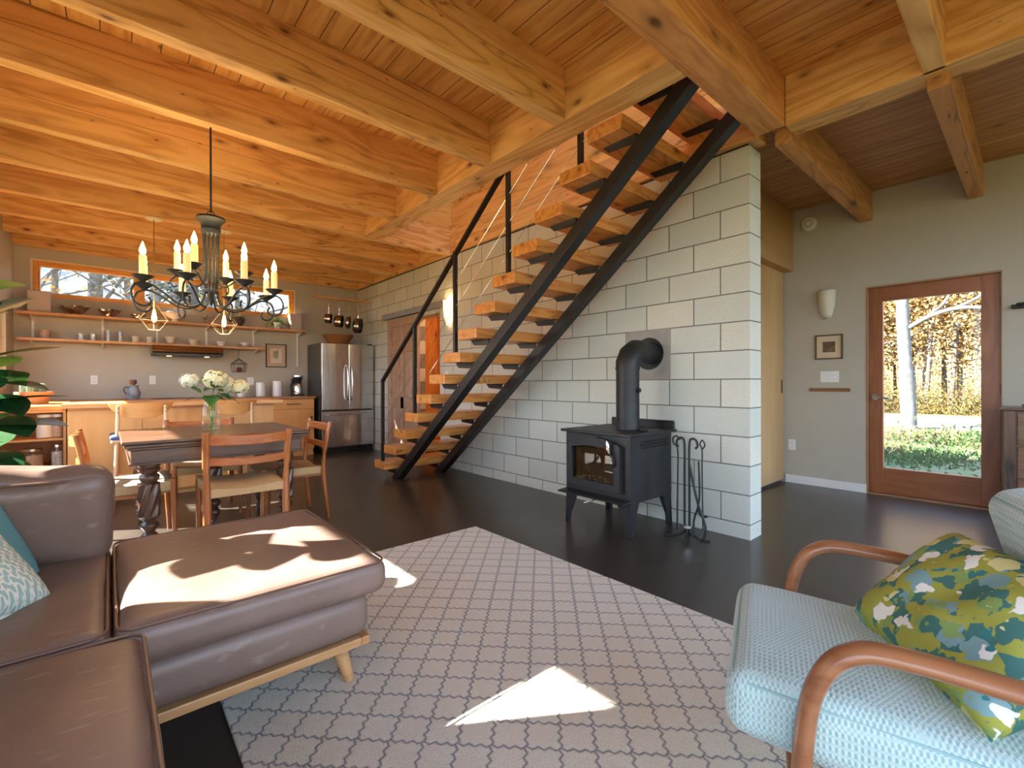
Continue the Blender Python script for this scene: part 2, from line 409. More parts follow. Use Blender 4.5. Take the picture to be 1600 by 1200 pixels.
def rugmat():
    t = NT('trellis_rug'); v = t.coords('Position', rot=(0, 0, R(45))); s_ = t.n('SeparateXYZ', i0=v); p = .1035
    def line(a, b, off):
        tri = t.math('PINGPONG', t.math('ADD', t.math('MULTIPLY', b, 1.), off), p/6)
        d = t.math('SUBTRACT', t.math('ADD', a, t.math('MULTIPLY', tri, .62)), p/12*.62)
        return t.math('PINGPONG', t.math('ADD', d, 10.), p/2)
    wob = t.n('TexNoise', Vector=t.coords('Position'), Scale=60.)
    u = t.math('ADD', s_.outputs[0], t.math('MULTIPLY', wob, .003)); w = t.math('ADD', s_.outputs[1], t.math('MULTIPLY', wob, .003))
    d = t.math('MINIMUM', line(u, w, 5.), line(w, u, 5.))
    f = t.ramp(d, (.0028, 1.), (.0045, 0.))
    no = t.n('TexNoise', Vector=t.coords('Position', (1, 1, 1)), Scale=240., Detail=2.)
    n2 = t.n('TexNoise', Vector=t.coords('Position'), Scale=5.)
    c = t.ramp(no, (.3, (.53, .49, .385)), (.7, (.72, .685, .565)))
    c = t.mix(t.math('MULTIPLY', n2, .25), c, (.78, .68, .555))
    c = t.mix(f, c, (.115, .125, .155))
    t.p(Base_Color=c, Roughness=.95, Sheen_Weight=.3)
    t.bump(t.math('SUBTRACT', no, t.math('MULTIPLY', f, .7)), .6, .006); return t.m
M_rug = rugmat()
def leather():
    t = NT('brown_leather'); v = t.coords('Object')
    a = t.n('TexNoise', Vector=v, Scale=2.2, Detail=6.); b = t.n('TexNoise', Vector=v, Scale=120., Detail=2.)
    w = t.n('TexNoise', Vector=t.coords('Object', (1, 1, 1)), Scale=7., Detail=3., Distortion=1.5)
    col = t.ramp(a, (.3, (.15, .10, .08)), (.7, (.23, .16, .132)))
    sc_ = t.n('TexNoise', Vector=t.coords('Object', (3, .5, 1)), Scale=22., Detail=3.)
    col = t.mix(t.ramp(sc_, (.62, 0.), (.72, .35)), col, (.42, .33, .28))
    t.p(Base_Color=col, Roughness=t.ramp(a, (.3, .36), (.7, .48)), Specular_IOR_Level=.5)
    t.bump(t.math('ADD', t.math('MULTIPLY', b, .12), t.math('MULTIPLY', w, .6)), .22, .01); return t.m
M_leather = leather()
def weave(name, c1, c2, sx_=60, sy_=60, coord='Object', rot=0):
    t = NT(name); v = t.n('SeparateXYZ', i0=t.coords(coord, (1,1,1), rot=(0,0,rot)))
    a = t.math('SINE', t.math('MULTIPLY', v.outputs[0], sx_*6.283)); b = t.math('SINE', t.math('MULTIPLY', v.outputs[1], sy_*6.283)); c = t.math('SINE', t.math('MULTIPLY', v.outputs[2], sy_*6.283))
    f = t.math('MULTIPLY', a, t.math('ADD', b, c)); f = t.math('ADD', t.math('MULTIPLY', f, .35), .5)
    t.p(Base_Color=t.ramp(f, (.3, c2), (.6, c1)), Roughness=.9, Sheen_Weight=.3); t.bump(f, .5, .003); return t.m
M_chairfab = weave('seafoam_weave', (.52, .66, .63), (.30, .47, .47), 95, 62)
M_teal = plain('teal_cotton', (.13, .33, .36), .9, var=.1, bump=.15, bsc=300)
M_white_pipe = plain('cream_piping', (.72, .74, .68), .9)
def netmat():
    t = NT('aqua_net_fabric'); v = t.n('SeparateXYZ', i0=t.coords('Object', rot=(0,0,R(25))))
    x = t.math('MULTIPLY', v.outputs[0], 34.); y = t.math('MULTIPLY', v.outputs[1], 62.)
    y2 = t.math('ADD', y, t.math('MULTIPLY', t.math('SINE', t.math('MULTIPLY', x, 6.283)), .35))
    ln = t.math('PINGPONG', t.math('ADD', y2, 50.), .5)
    xx = t.math('PINGPONG', t.math('ADD', t.math('ADD', x, t.math('MULTIPLY', t.math('FLOOR', y2), .5)), 50.), .5)
    f = t.math('MAXIMUM', t.ramp(ln, (.1, 1.), (.18, 0.)), t.ramp(xx, (.06, 1.), (.14, 0.)))
    t.p(Base_Color=t.mix(f, (.33, .50, .47), (.74, .76, .68)), Roughness=.9); t.bump(f, .4, .002); return t.m
M_net = netmat()
def floral():
    t = NT('floral_linen'); v = t.coords('Object')
    wv = t.n('TexNoise', Vector=v, Scale=26., Detail=2.)
    ad = t.t.nodes.new('ShaderNodeVectorMath'); ad.operation = 'ADD'; t.set(ad.inputs[0], v)
    sc_ = t.t.nodes.new('ShaderNodeVectorMath'); sc_.operation = 'SCALE'; t.set(sc_.inputs[0], wv.outputs['Color']); sc_.inputs['Scale'].default_value = .045; t.set(ad.inputs[1], sc_.outputs[0])
    col = (.34, .36, .06)
    def layer(col, scale, off, r, c):
        vo = t.n('TexVoronoi', Vector=t.n('Mapping', Vector=ad.outputs[0], Location=(off, off*.7, 0)), Scale=float(scale), Randomness=1.)
        vd = t.n('TexVoronoi', Vector=t.n('Mapping', Vector=ad.outputs[0], Location=(off*.3, off, 0)), Scale=float(scale)*3.2, Randomness=1.)
        d = t.math('ADD', vo.outputs['Distance'], t.math('MULTIPLY', vd.outputs['Distance'], .35))
        return t.mix(t.ramp(d, (r, 1.), (r+.02, 0.)), col, c)
    col = layer(col, 13.5, 0, .58, (.05, .17, .15)); col = layer(col, 12.2, 3.1, .52, (.20, .36, .38)); col = layer(col, 14.9, 6.3, .48, (.22, .34, .10))
    col = layer(col, 10.8, 9.7, .50, (.66, .64, .30)); col = layer(col, 12.2, 12.9, .42, (.78, .80, .74)); col = layer(col, 16.2, 15.1, .36, (.03, .20, .22))
    t.p(Base_Color=col, Roughness=.85); t.bump(t.n('TexNoise', Vector=v, Scale=300.), .15, .002); return t.m
M_floral = floral()
def cordmat():
    t = NT('paper_cord'); v = t.n('SeparateXYZ', i0=t.coords('Object'))
    a = t.math('SINE', t.math('MULTIPLY', v.outputs[0], 900.)); b = t.math('SINE', t.math('MULTIPLY', v.outputs[1], 750.))
    f = t.math('ADD', t.math('MULTIPLY', t.math('MULTIPLY', a, b), .3), .5)
    t.p(Base_Color=t.ramp(f, (.2, (.38, .24, .12)), (.8, (.60, .42, .22))), Roughness=.8); t.bump(f, .6, .003); return t.m
M_cord = cordmat()

# ------------------------------------------------------------------ the room
XK = 6.68; YS = 4.19; YD = -2.3; XW = -3.3; ZT = 2.746; ZD = 3.075
struct('floor', B(XW-.1, XK+.1, YD-.1, YS+.1, -.12, 0), M_floor)
# wall facing the kitchen, with a band of clerestory windows
m = MB(); wy0, wy1, wz0, wz1 = 1.07, 4.03, 2.165, 2.60
m.box(XK, XK+.18, YD-.1, wy0, 0, ZD); m.box(XK, XK+.18, wy1, YS+.16, 0, ZD); m.box(XK, XK+.18, wy0, wy1, 0, wz0); m.box(XK, XK+.18, wy0, wy1, wz1, ZD)
struct('wall_kitchen', m, M_paint)
for i, (a, b) in enumerate(((3.03, 4.03), (2.05, 3.03), (1.07, 2.05))):
    m = MB(); x0, x1 = XK-.005, XK+.09; t = .035
    m.box(x0, x1, a, a+t, wz0, wz1); m.box(x0, x1, b-t, b, wz0, wz1); m.box(x0, x1, a+t, b-t, wz0, wz0+t); m.box(x0, x1, a+t, b-t, wz1-t, wz1)
    t2 = .06; x0 += .03
    m.box(x0, x1, a+t, a+t2, wz0+t, wz1-t); m.box(x0, x1, b-t2, b-t, wz0+t, wz1-t); m.box(x0, x1, a+t2, b-t2, wz0+t, wz0+t2); m.box(x0, x1, a+t2, b-t2, wz1-t2, wz1-t)
    w = struct('window_%d' % (i+1), m, M_winwood, bevel=.003)
    B(XK+.055, XK+.061, a+t2-.005, b-t2+.005, wz0+t2-.005, wz1-t2+.005).build('window_pane', M_glass, w, world=True)
m = MB()
m.box(XK-.012, XK+.001, wy0-.02, wy1+.02, wz1, wz1+.018); m.box(XK-.012, XK+.001, wy0-.02, wy0, wz0, wz1); m.box(XK-.012, XK+.001, wy1, wy1+.02, wz0, wz1)
struct('trim_1', m, plain('pale_trim', (.76, .66, .5), .5))
# concrete block wall with a doorway
m = MB(); dx0, dx1, dzt = 3.97, 4.67, 2.05
m.box(0, dx0, -.19, 0, 0, ZT); m.box(dx1, XK, -.19, 0, 0, ZT); m.box(dx0, dx1, -.19, 0, dzt, ZT)
struct('wall_block', m, M_block)
struct('trim_2', B(.01, XK, -.185, -.004, ZT, ZT+.014), M_black)  # dark sill plate strip; its black also stands in for the shadow gap
# long south wall: window openings
m = MB(); T0, T1 = YS, YS+.16
ops = [(XW, -3.1, 0, 0), (-3.1, -.45, .05, 2.6), (-.45, .97, 0, 0), (.97, 3.95, .5, 2.15), (3.95, 4.35, 0, 0), (4.35, 6.13, 1.08, 1.95), (6.13, XK, 0, 0)]
for a, b, z0, z1 in ops:
    if z1 == 0: m.box(a, b, T0, T1, 0, ZD)
    else: m.box(a, b, T0, T1, 0, z0); m.box(a, b, T0, T1, z1, ZD)
struct('wall_south', m, M_paint)
def plainwin(n, a, b, z0, z1, div, axis='y', at=YS+.05):
    m = MB(); g = MB(); t = .06
    for k in range(div):
        p = a+(b-a)*k/div; q = a+(b-a)*(k+1)/div
        for (u0, u1, v0, v1) in ((p, p+t, z0, z1), (q-t, q, z0, z1), (p+t, q-t, z0, z0+t), (p+t, q-t, z1-t, z1)):
            if axis == 'y': m.box(u0, u1, at, at+.07, v0, v1)
            else: m.box(at, at+.07, u0, u1, v0, v1)
        if axis == 'y': g.box(p+t, q-t, at+.03, at+.036, z0+t, z1-t)
        else: g.box(at+.03, at+.036, p+t, q-t, z0+t, z1-t)
    w = struct(n, m, M_winwood); g.build('window_pane', M_glass, w, world=True)
plainwin('window_4', .97, 3.95, .5, 2.15, 1); plainwin('window_5', 4.35, 6.13, 1.08, 1.95, 1); plainwin('window_6', -3.1, -.45, .05, 2.6, 3)
# west end of the room, mostly glazed
m = MB(); m.box(XW-.16, XW, YD-.1, -2.1, 0, 5.2); m.box(XW-.16, XW, -.25, .15, 0, 5.2); m.box(XW-.16, XW, 4.0, YS+.16, 0, 5.2)
for a, b in ((-2.1, -.25), (.15, 4.0)): m.box(XW-.16, XW, a, b, 0, .12); m.box(XW-.16, XW, a, b, 2.66, 3.35); m.box(XW-.16, XW, a, b, 4.95, 5.2)
struct('wall_west', m, M_paint)
plainwin('window_7', .15, 4.0, .12, 2.66, 3, 'x', XW-.1); plainwin('window_8', -2.1, -.25, .12, 2.66, 2, 'x', XW-.1)
# entry wall
m = MB(); ex0, ex1, ezt = -1.115, -.205, 2.03
m.box(XW, ex0, YD-.16, YD, 0, 3.0); m.box(ex1, XK, YD-.16, YD, 0, 3.0); m.box(ex0, ex1, YD-.16, YD, ezt, 3.0)
struct('wall_entry', m, M_paint)
struct('baseboard_entry', B(ex1+.01, .53, YD, YD+.014, 0, .085), M_white, bevel=.003)
# glazed entry door
d = struct('door_1', B(ex1-.115, ex1-.008, YD-.075, YD-.03, .02, 2.02), M_fir, bevel=.003)
def dp(*a, nm='door_rail', mt=M_fir): return B(*a).build(nm, mt, d, world=True, bevel=.003)
M_firx = wood('door_fir_rail', (.38, .145, .06), (.25, .085, .03), 'x', 2., rough=.35, ring=.8)
dp(ex0+.008, ex0+.125, YD-.075, YD-.03, .02, 2.02, nm='door_stile')
dp(ex0+.125, ex1-.115, YD-.075, YD-.03, 1.885, 2.02, mt=M_firx); dp(ex0+.125, ex1-.115, YD-.075, YD-.03, .02, .265, mt=M_firx)
dp(ex0+.125, ex1-.115, YD-.056, YD-.05, .262, 1.888, nm='door_pane', mt=M_glass)
h = MB(); h.cyl((ex1-.055, YD-.03, .95), (ex1-.055, YD-.018, .95), .03); h.tube([(ex1-.055, YD-.02, .95), (ex1-.055, YD+.03, .95), (ex1-.075, YD+.042, .952), (ex1-.17, YD+.04, .945)], [.011, .011, .010, .008])
h.build('door_handle', M_steelh, d, world=True)
for z in (.3, 1.04, 1.78): MB().cyl((ex0+.004, YD-.022, z-.045), (ex0+.004, YD-.022, z+.045), .008, n=8).build('hinge', M_iron, d, world=True)
m = MB(); m.box(ex0-.003, ex0+.006, YD-.16, YD+.004, 0, ezt+.005); m.box(ex1-.006, ex1+.012, YD-.16, YD+.004, 0, ezt+.005); m.box(ex0, ex1, YD-.16, YD+.004, ezt-.01, ezt+.006); m.box(ex0, ex1, YD-.16, YD+.01, .0, .018)
struct('trim_3', m, wood('jamb_wood', (.42, .24, .13), (.3, .16, .08), 'z', 2))
# closet front with sliding plywood door and valance
struct('wall_closet', B(.60, .66, YD, -.19, 0, 3.0), M_paint)
d2 = struct('door_2', B(.545, .575, YD+.02, -.9, .035, 2.36), M_ply)
B(.540, .5455, YD+.06, YD+.085, .98, 1.13).build('door_pull', M_black, d2, world=True)
struct('trim_4', B(.45, .60, YD, -.19, 2.31, 2.965), M_plyb, bevel=.003)
# bathroom seen through the doorway
struct('wall_bath', B(3.0, 5.6, -1.0, -.95, 0, 2.6), M_knotty)
m = MB(); m.box(3.0, 3.05, -.95, -.19, 0, 2.6); m.box(5.55, 5.6, -.95, -.19, 0, 2.6); struct('wall_bath_side', m, M_knotty)
# ceilings
m = MB(); m.box(XW, XK, 1.08, YS+.1, ZD, ZD+.045); m.box(3.72, XK, -.2, 1.08, ZD, ZD+.045); m.box(XW, -.15, -.2, 1.08, ZD, ZD+.045)
struct('ceiling', m, M_deck)
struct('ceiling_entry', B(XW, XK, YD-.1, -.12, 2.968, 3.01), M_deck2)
# upper storey around the stair opening
M_board = wood('stairwell_boards', (.90, .60, .20), (.74, .42, .10), 'x', 1.6, knots=2.6, rough=.5)
m = MB(); m.box(XW, XK, -.25, -.06, 3.0, 5.2); struct('wall_loft', m, M_board)
M_boardy = wood('stairwell_boards_end', (.90, .60, .20), (.74, .42, .10), 'y', 1.6, knots=2.6, rough=.5)
struct('wall_loft_end', B(3.72, 3.78, -.06, 4.0, ZD+.045, 4.9), M_boardy)
m = MB(); m.box(XW, 4.0, YS, YS+.16, ZD, 3.5); m.box(XW, 4.0, YS, YS+.16, 4.9, 5.2); m.box(XW, -3.0, YS, YS+.16, 3.5, 4.9); m.box(-.2, 4.0, YS, YS+.16, 3.5, 4.9); struct('wall_loft_south', m, M_paint)
plainwin('window_10', -3.0, -.2, 3.5, 4.9, 2)  # unseen loft window, added so sunlight bounces down into the stairwell
struct('ceiling_loft', B(XW-.16, 4.0, -.25, YS+.16, 5.2, 5.3), M_deck)
plainwin('window_9', .15, 4.0, 3.35, 4.95, 2, 'x', XW-.1)
struct('roof_eave', B(XW-.3, XK+.3, YS+.16, 5.40, 2.66, 2.76), M_deck2)

# ------------------------------------------------------------------ beams
jg = 'pine joists carrying the loft floor'
order = [(-3.3, None), (-2.55, None), (-1.78, 'pine ceiling joist beyond the heavy crossbeam, over the armchair corner'), (-1.0, 'pine ceiling joist crossing the top edge beside the entry beams'),
 (.643, 'pine ceiling joist ending at the stair header, first before the heavy crossbeam'), (1.40, 'pine ceiling joist ending at the stair header, second from the heavy crossbeam'),
 (2.14, 'pine ceiling joist that the candle chandelier hangs from'), (2.91, 'pine ceiling joist meeting the stair header just before its far end'),
 (3.67, 'pine ceiling joist closing the far end of the stair opening'), (4.457, 'pine ceiling joist that carries the two glass pendants'),
 (5.204, 'pine ceiling joist between the pendant joist and the pot rack'), (5.93, 'pine ceiling joist above the refrigerator front and pot rack'), (6.585, 'pine joist lying against the kitchen wall above the clerestory windows')]
for x, lab in order:
    if lab is None: continue
    y0 = 1.18 if .1 < x < 3.6 else .03
    o = B(x, x+.09, y0, YS, ZT+.004, ZD).build('ceiling_joist', M_joist, None, bevel=.003)
    tag(o, lab, 'beam', jg)
    l = MB(); l.box(x-.0012, x+.0912, y0+.002, YS, 2.935, 2.9385)
    l.build('glue_line', M_entrybeam, o, world=True)
o = B(-.24, -.065, .056, YS, ZT+.004, ZD-.003).build('crossbeam', wood('crossbeam_pine', (.74, .38, .14), (.55, .23, .07), 'y', 2.2, knots=2., rough=.6, bump=.4), None, bevel=.005)
tag(o, 'heavy rough-grained pine crossbeam that the top of the stair leans against', 'beam')
o = B(-.065, 3.67, .985, 1.18, ZT+.004, ZD-.003).build('stair_header', M_header, None, bevel=.005)
tag(o, 'thick pine header beam along the open side of the stair opening', 'beam')
o = B(-.065, XK, -.13, .03, ZT+.015, ZD).build('rim_beam', M_header, None, bevel=.004)
tag(o, 'pine rim beam resting on top of the concrete block wall', 'beam')
o = B(XW, -.24, -.13, .055, ZT+.004, ZD).build('edge_beam', M_header, None, bevel=.005)
tag(o, 'pine edge beam running from the block wall out over the entry area', 'beam')
o = B(-.065, 3.72, -.06, -.02, ZD, ZD+.32).build('skirt_board', M_board, None, bevel=.003); tag(o, 'pine board behind the ledge at the top of the stair opening', 'board')
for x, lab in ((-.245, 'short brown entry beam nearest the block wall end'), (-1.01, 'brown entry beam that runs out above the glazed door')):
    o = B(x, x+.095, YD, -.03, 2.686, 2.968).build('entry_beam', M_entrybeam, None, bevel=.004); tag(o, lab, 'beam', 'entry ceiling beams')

# ------------------------------------------------------------------ staircase
st = thing('staircase', 'open-riser staircase with thick wooden treads on two black steel stringers', 'staircase', (3.6, .5, 0))
TX = lambda i: 3.61-.2495*(i-1); TZ = lambda i: .197*i
top = lambda x: .79*(3.66-x)
for (ya, yb) in ((.772, .862), (.20, .29)):
    xt = -.064
    poly = [(3.66, 0), (3.66-.145, 0), (xt, top(xt)-.115), (xt, top(xt))]
    m = MB().prism(poly, 'y', ya, yb); m.build('stringer', M_black, st, world=True, bevel=.004)
for i in range(1, 16):
    MB().box(TX(i), TX(i)+.273, .075, .97, TZ(i)-.09, TZ(i)).build('tread', M_tread, st, world=True, bevel=.004)
    for yc, w in ((.8175, .05), (.2525, .05)):
        m = MB(); x0 = TX(i)-.02; x1 = TX(i)+.235; zt = TZ(i)-.0905
        m.box(x0, x1, yc-.03, yc+.03, zt-.006, zt)
        m.prism([(x0, zt-.006), (x1, zt-.006), (x1-.04, zt-.046), (x0+.03, zt-.056), (x0, zt-.056)], 'y', yc-.004+.026, yc+.004+.026)
        for q in (.07, .13, .19): m.cyl((x0+q, yc-.018, zt-.0095), (x0+q, yc-.018, zt-.005), .005, n=6)
        m.build('tread_bracket', M_black, st, world=True)
yp = .945; rail = []
for k, i in enumerate((1, 4, 7, 10, 13)):
    x = TX(i)+.10; z = TZ(i); hgt = .93
    m = MB().box(x-.016, x+.016, yp-.016, yp+.016, z-(.0 if k else .0), z+hgt); m.build('rail_post', M_black, st, world=True)
    rail.append((x, yp, z+hgt))
rail.append((TX(15)-.1, yp, TZ(15)+.93+.08))
MB().bar(rail[0], rail[-1], .045, .022, up=(0, 0, 1)).build('handrail', M_black, st, world=True)
for q in (.72, .48, .22):
    a = Vector(rail[0]); b = Vector(rail[-1]); a.z -= .93*(1-q); b.z -= .93*(1-q)
    MB().tube([a, b], .0022, 6).build('cable', M_steelh, st, world=True)
m = MB(); zt = TZ(6)
hk = thing('hook_strip', 'small wooden strip of hooks fixed to the back edge of a stair tread', 'hooks', (TX(6), .5, zt-.06))
B(TX(6)-.012, TX(6)-.001, .42, .68, zt-.065, zt-.03).build('strip', M_maple, hk, world=True)
for y in (.45, .51, .58, .65): MB().tube([(TX(6)-.012, y, zt-.04), (TX(6)-.03, y, zt-.045), (TX(6)-.03, y, zt-.07), (TX(6)-.018, y, zt-.075)], .003, 6).build('hook', M_black, hk, world=True)

# ------------------------------------------------------------------ doorway with sliding door, track, mirror
bd = thing('sliding_door', 'weathered wooden panelled door sliding on a grey overhead track', 'door', (4.95, .04, .03))
x0, x1, z0, z1 = 4.46, 5.40, .03, 2.08; ya, yb = .02, .055
def bp(*a, nm, mt=M_barn): return B(*a).build(nm, mt, bd, world=True, bevel=.004)
bp(x0, x0+.12, ya, yb, z0, z1, nm='door_stile'); bp(x1-.12, x1, ya, yb, z0, z1, nm='door_stile'); bp((x0+x1)/2-.05, (x0+x1)/2+.05, ya, yb, z0+.2, z1-.12, nm='door_stile')
M_barnx = wood('weathered_pine_rail', (.52, .37, .27), (.36, .23, .16), 'x', 3, rough=.7, ring=1.3)
for a, b in ((z0, z0+.2), (.72, .9), (1.56, 1.68), (z1-.12, z1)): bp(x0+.12, x1-.12, ya, yb, a, b, nm='door_rail', mt=M_barnx)
for a, b in ((z0+.2, .72), (.9, 1.56), (1.68, z1-.12)):
    for p, q in ((x0+.12, (x0+x1)/2-.05), ((x0+x1)/2+.05, x1-.12)):
        m = MB(); m.box(p, q, ya+.008, yb-.015, a, b); m.box(p+.045, q-.045, ya+.008, yb-.004, a+.045, b-.045); m.build('door_panel', M_barn, bd, world=True, bevel=.005)
MB().tube(bez([(x0+.06, yb, .83), (x0+.06, yb+.04, .87), (x0+.06, yb+.045, .97), (x0+.06, yb+.04, 1.06), (x0+.06, yb, 1.09)], 6), .009, 8).build('pull_handle', M_black, bd, world=True)
tr = B(3.78, 5.56, .0, .07, 2.10, 2.185).build('door_track', M_galv, None, bevel=.004); tag(tr, 'grey metal track mounted on the block wall above the sliding door', 'track')
mi = thing('wall_mirror', 'small wood-framed cabinet with oval mirror on the plank wall past the doorway', 'mirror', (3.94, -.9, 1.3))
B(3.18, 3.62, -.948, -.85, 1.22, 1.66).build('cabinet', M_knotty, mi, world=True, bevel=.004)
MB().lathe([(0, 0), (1, 0), (1, .01), (0, .012)], n=28, M=Matrix.Translation((3.4, -.848, 1.44)) @ Matrix.Rotation(-PI/2, 4, 'X') @ Matrix.Diagonal((.12, .17, 1, 1))).build('mirror_glass', metal('mirror', (.9, .93, .95), .03), mi, world=True)
ld = bpy.data.lights.new('bathroom_lamp', 'POINT'); ld.energy = 16; ld.color = (1, .72, .42); ld.shadow_soft_size = .08
lo = bpy.data.objects.new('bathroom_lamp', ld); lo.location = (3.6, -.6, 2.35); COL.objects.link(lo)

# ------------------------------------------------------------------ wood stove
sv = thing('wood_stove', 'black cast-iron wood stove on legs with an arched glass door', 'stove', (.85, .33, 0))
sx0, sx1, sy0, sy1 = .555, 1.15, .07, .62
def sp(mb, nm, mt=M_stoveM, bv=.004): return mb.build(nm, mt, sv, world=True, bevel=bv)
m = MB()
m.box(sx0, sx1, sy0, sy1-.004, .24, .715)
sp(m, 'body')
sp(B(sx0-.03, sx1+.025, sy0-.03, sy1+.035, .718, .738), 'top_plate')
sp(B(sx0-.0, sx1+.0, sy0-.06, sy0-.04, .715, .80), 'rear_shield', bv=.02)
def archpts(x0, x1, z0, z1, rise, n=16):
    pts = [(x0, z0), (x1, z0)]
    for i in range(n+1):
        t = i/n; x = x1+(x0-x1)*t; pts.append((x, z1-rise+rise*(1-(2*t-1)**2)))
    return pts
def ringprism(outer, inner, y0, y1):
    m = MB(); n = len(outer)
    for (P, fl) in ((outer, 0), (inner, 1)):
        for i in range(n):
            a = P[i]; b = P[(i+1) % n]
            q = [(a[0], y0, a[1]), (b[0], y0, b[1]), (b[0], y1, b[1]), (a[0], y1, a[1])]
            m.add(q if not fl else q[::-1], [(0, 1, 2, 3)])
    for i in range(n):
        j = (i+1) % n
        for y, fl in ((y1, 0), (y0, 1)):
            q = [(outer[i][0], y, outer[i][1]), (outer[j][0], y, outer[j][1]), (inner[j][0], y, inner[j][1]), (inner[i][0], y, inner[i][1])]
            m.add(q if fl else q[::-1], [(0, 1, 2, 3)])
    return m
fd = sp(ringprism(archpts(.615, 1.105, .318, .695, .055), archpts(.675, 1.060, .368, .628, .02), sy1-.005, sy1+.028), 'fire_door', bv=.006)
M_fire = glass('stove_glass', (.75, .70, .62))
B(.668, 1.066, sy1+.004, sy1+.008, .362, .632).build('door_glass', M_fire, fd, world=True)
m = MB(); m.box(.67, 1.065, sy1-.0038, sy1-.003, .36, .63); m.build('firebox_back', plain('firebrick', (.10, .07, .05), .9, var=.5, sc=14), sv, world=True)
rnd = random.Random(5); m = MB()
for i in range(34):
    x = rnd.uniform(.70, 1.04); zz = .368+rnd.uniform(0, .05)*(1-abs(x-.86)/.2)
    m.ball((x, sy1+.001, zz), rnd.uniform(.006, .016), .0025, rnd.uniform(.005, .012), 7, 5)
o = m.build('ash', plain('wood_ash', (.30, .25, .2), .95, var=.5, sc=60), sv, world=True); o['kind'] = 'stuff'
hd = MB().tube(bez([(.665, sy1+.03, .50), (.662, sy1+.045, .53), (.672, sy1+.05, .57), (.69, sy1+.055, .595)], 5), .007, 8).build('door_handle', M_black, fd, world=True)
MB().tube([(.69, sy1+.055, .595), (.698, sy1+.058, .625), (.70, sy1+.06, .66), (.703, sy1+.062, .685)], [.008, .015, .014, .006], 10).build('handle_grip', M_steelh, sv, world=True)
for z in (.37, .58): sp(MB().cyl((1.112, sy1+.01, z-.02), (1.112, sy1+.01, z+.02), .009, n=8), 'hinge')
m = MB().prism([(sy1-.02, .262), (sy1+.095, .255), (sy1+.10, .27), (sy1+.09, .268), (sy1-.02, .275)], 'x', sx0-.015, sx1+.0); sp(m, 'ash_lip')
for xx, yy, fx, fy in ((sx0+.002, sy1-.005, 1, -1), (sx1-.002, sy1-.005, -1, -1), (sx0+.002, sy0+.005, 1, 1), (sx1-.002, sy0+.005, -1, 1)):
    m = MB(); t = .006
    def foot(w): return [(0, .245), (w, .245), (w*.75, .17), (w*.42, .08), (w*.36, 0), (0-.012, 0), (-.01, .06)]
    m.prism([(xx+fx*p, q) for p, q in foot(.115)], 'y', yy, yy+fy*t)
    m.prism([(yy+fy*p, q) for p, q in foot(.115)], 'x', xx, xx+fx*t)
    m.build('leg', M_stoveM, sv, world=True, bevel=.002)
m = MB()
for c in range(11):
    for r_ in range(3):
        y = .13+c*.034+(.017 if r_ == 1 else 0); z = .628+r_*.021
        m.prism([(y-.014, z), (y, z-.009), (y+.014, z), (y, z+.009)], 'x', sx0-.002, sx0+.001)
m.build('side_vents', plain('vent_dark', (.002, .002, .002), .9), sv, world=True)
sp(MB().tube([(.85, .5, .24), (.86, .66, .225), (.9, .70, .21)], .004, 6), 'air_control', M_steelh, 0)
sp(B(.80, .87, .30, .36, .15, .24), 'ash_drawer')
m = MB().lathe([(.001, .0), (.045, .0), (.05, .008), (.001, .012)], (.60, .40, .745), 6); sp(m, 'top_trivet', M_iron, 0)
fx, fy = .775, .325
fl = MB(); fl.tube([(fx, fy, .74), (fx, fy, .80), (fx, fy, 1.21)], [.094, .088, .088], 28)
fl.tube([(fx, fy, 1.205), (fx, fy, 1.25), (fx, fy-.035, 1.31), (fx, fy-.10, 1.345), (fx, fy-.16, 1.345)], [.091]*5, 28)
fl.tube([(fx, fy-.155, 1.343), (fx, -.02, 1.337)], .088, 28)
for a in ((fx, fy, 1.205), ): fl.tube([(fx, fy, 1.20), (fx, fy, 1.215)], .0935, 28)
fl.build('flue_pipe', M_stoveM, sv, world=True)
MB().tube([(fx-.09, fy, 1.04), (fx-.11, fy, 1.04)], [.01, .018], 8).build('damper_knob', M_iron, sv, world=True)
th = thing('flue_thimble', 'grey square wall panel with the round black flue opening above the stove', 'wall fitting', (.79, 0, 1.12))
B(.597, 1.005, .0, .004, 1.122, 1.528).build('panel', plain('thimble_concrete', (.36, .34, .31), .85, var=.12), th, world=True)
MB().cyl((.79, .004, 1.335), (.79, .008, 1.335), .132, n=36).build('opening', plain('flue_hole_dark', (.006, .006, .006), .6), th, world=True)  # flat black disc stands in for the darkness inside the flue hole

# fireplace tools
ts = thing('tool_stand', 'black iron fireplace tool stand with two posts and splayed feet', 'tool stand', (.30, .29, 0))
cx, cy = .31, .29
for dx, top_, s_ in ((.018, .70, 1), (-.018, .70, -1)):
    MB().tube(bez([(cx+dx, cy, .05), (cx+dx, cy, .4), (cx+dx, cy, .66), (cx+dx+s_*.02, cy, .705), (cx+dx+s_*.05, cy, .695), (cx+dx+s_*.06, cy, .66), (cx+dx+s_*.045, cy, .64)], 6), .0085, 8).build('post', M_iron, ts, world=True)
for a in (20, 110, 200, 290):
    d = Vector((math.cos(R(a)), math.sin(R(a)), 0)); p = Vector((cx, cy, 0))
    MB().tube(bez([p+V(0, 0, .09), p+d*.02+V(0, 0, .05), p+d*.06+V(0, 0, .02), p+d*.12+V(0, 0, .007), p+d*.15+V(0, 0, .007)], 5), [.009]*20+[.005], 8).build('foot', M_iron, ts, world=True)
MB().cyl((cx, cy, .08), (cx, cy, .098), .032, n=14).build('collar', M_steelh, ts, world=True)
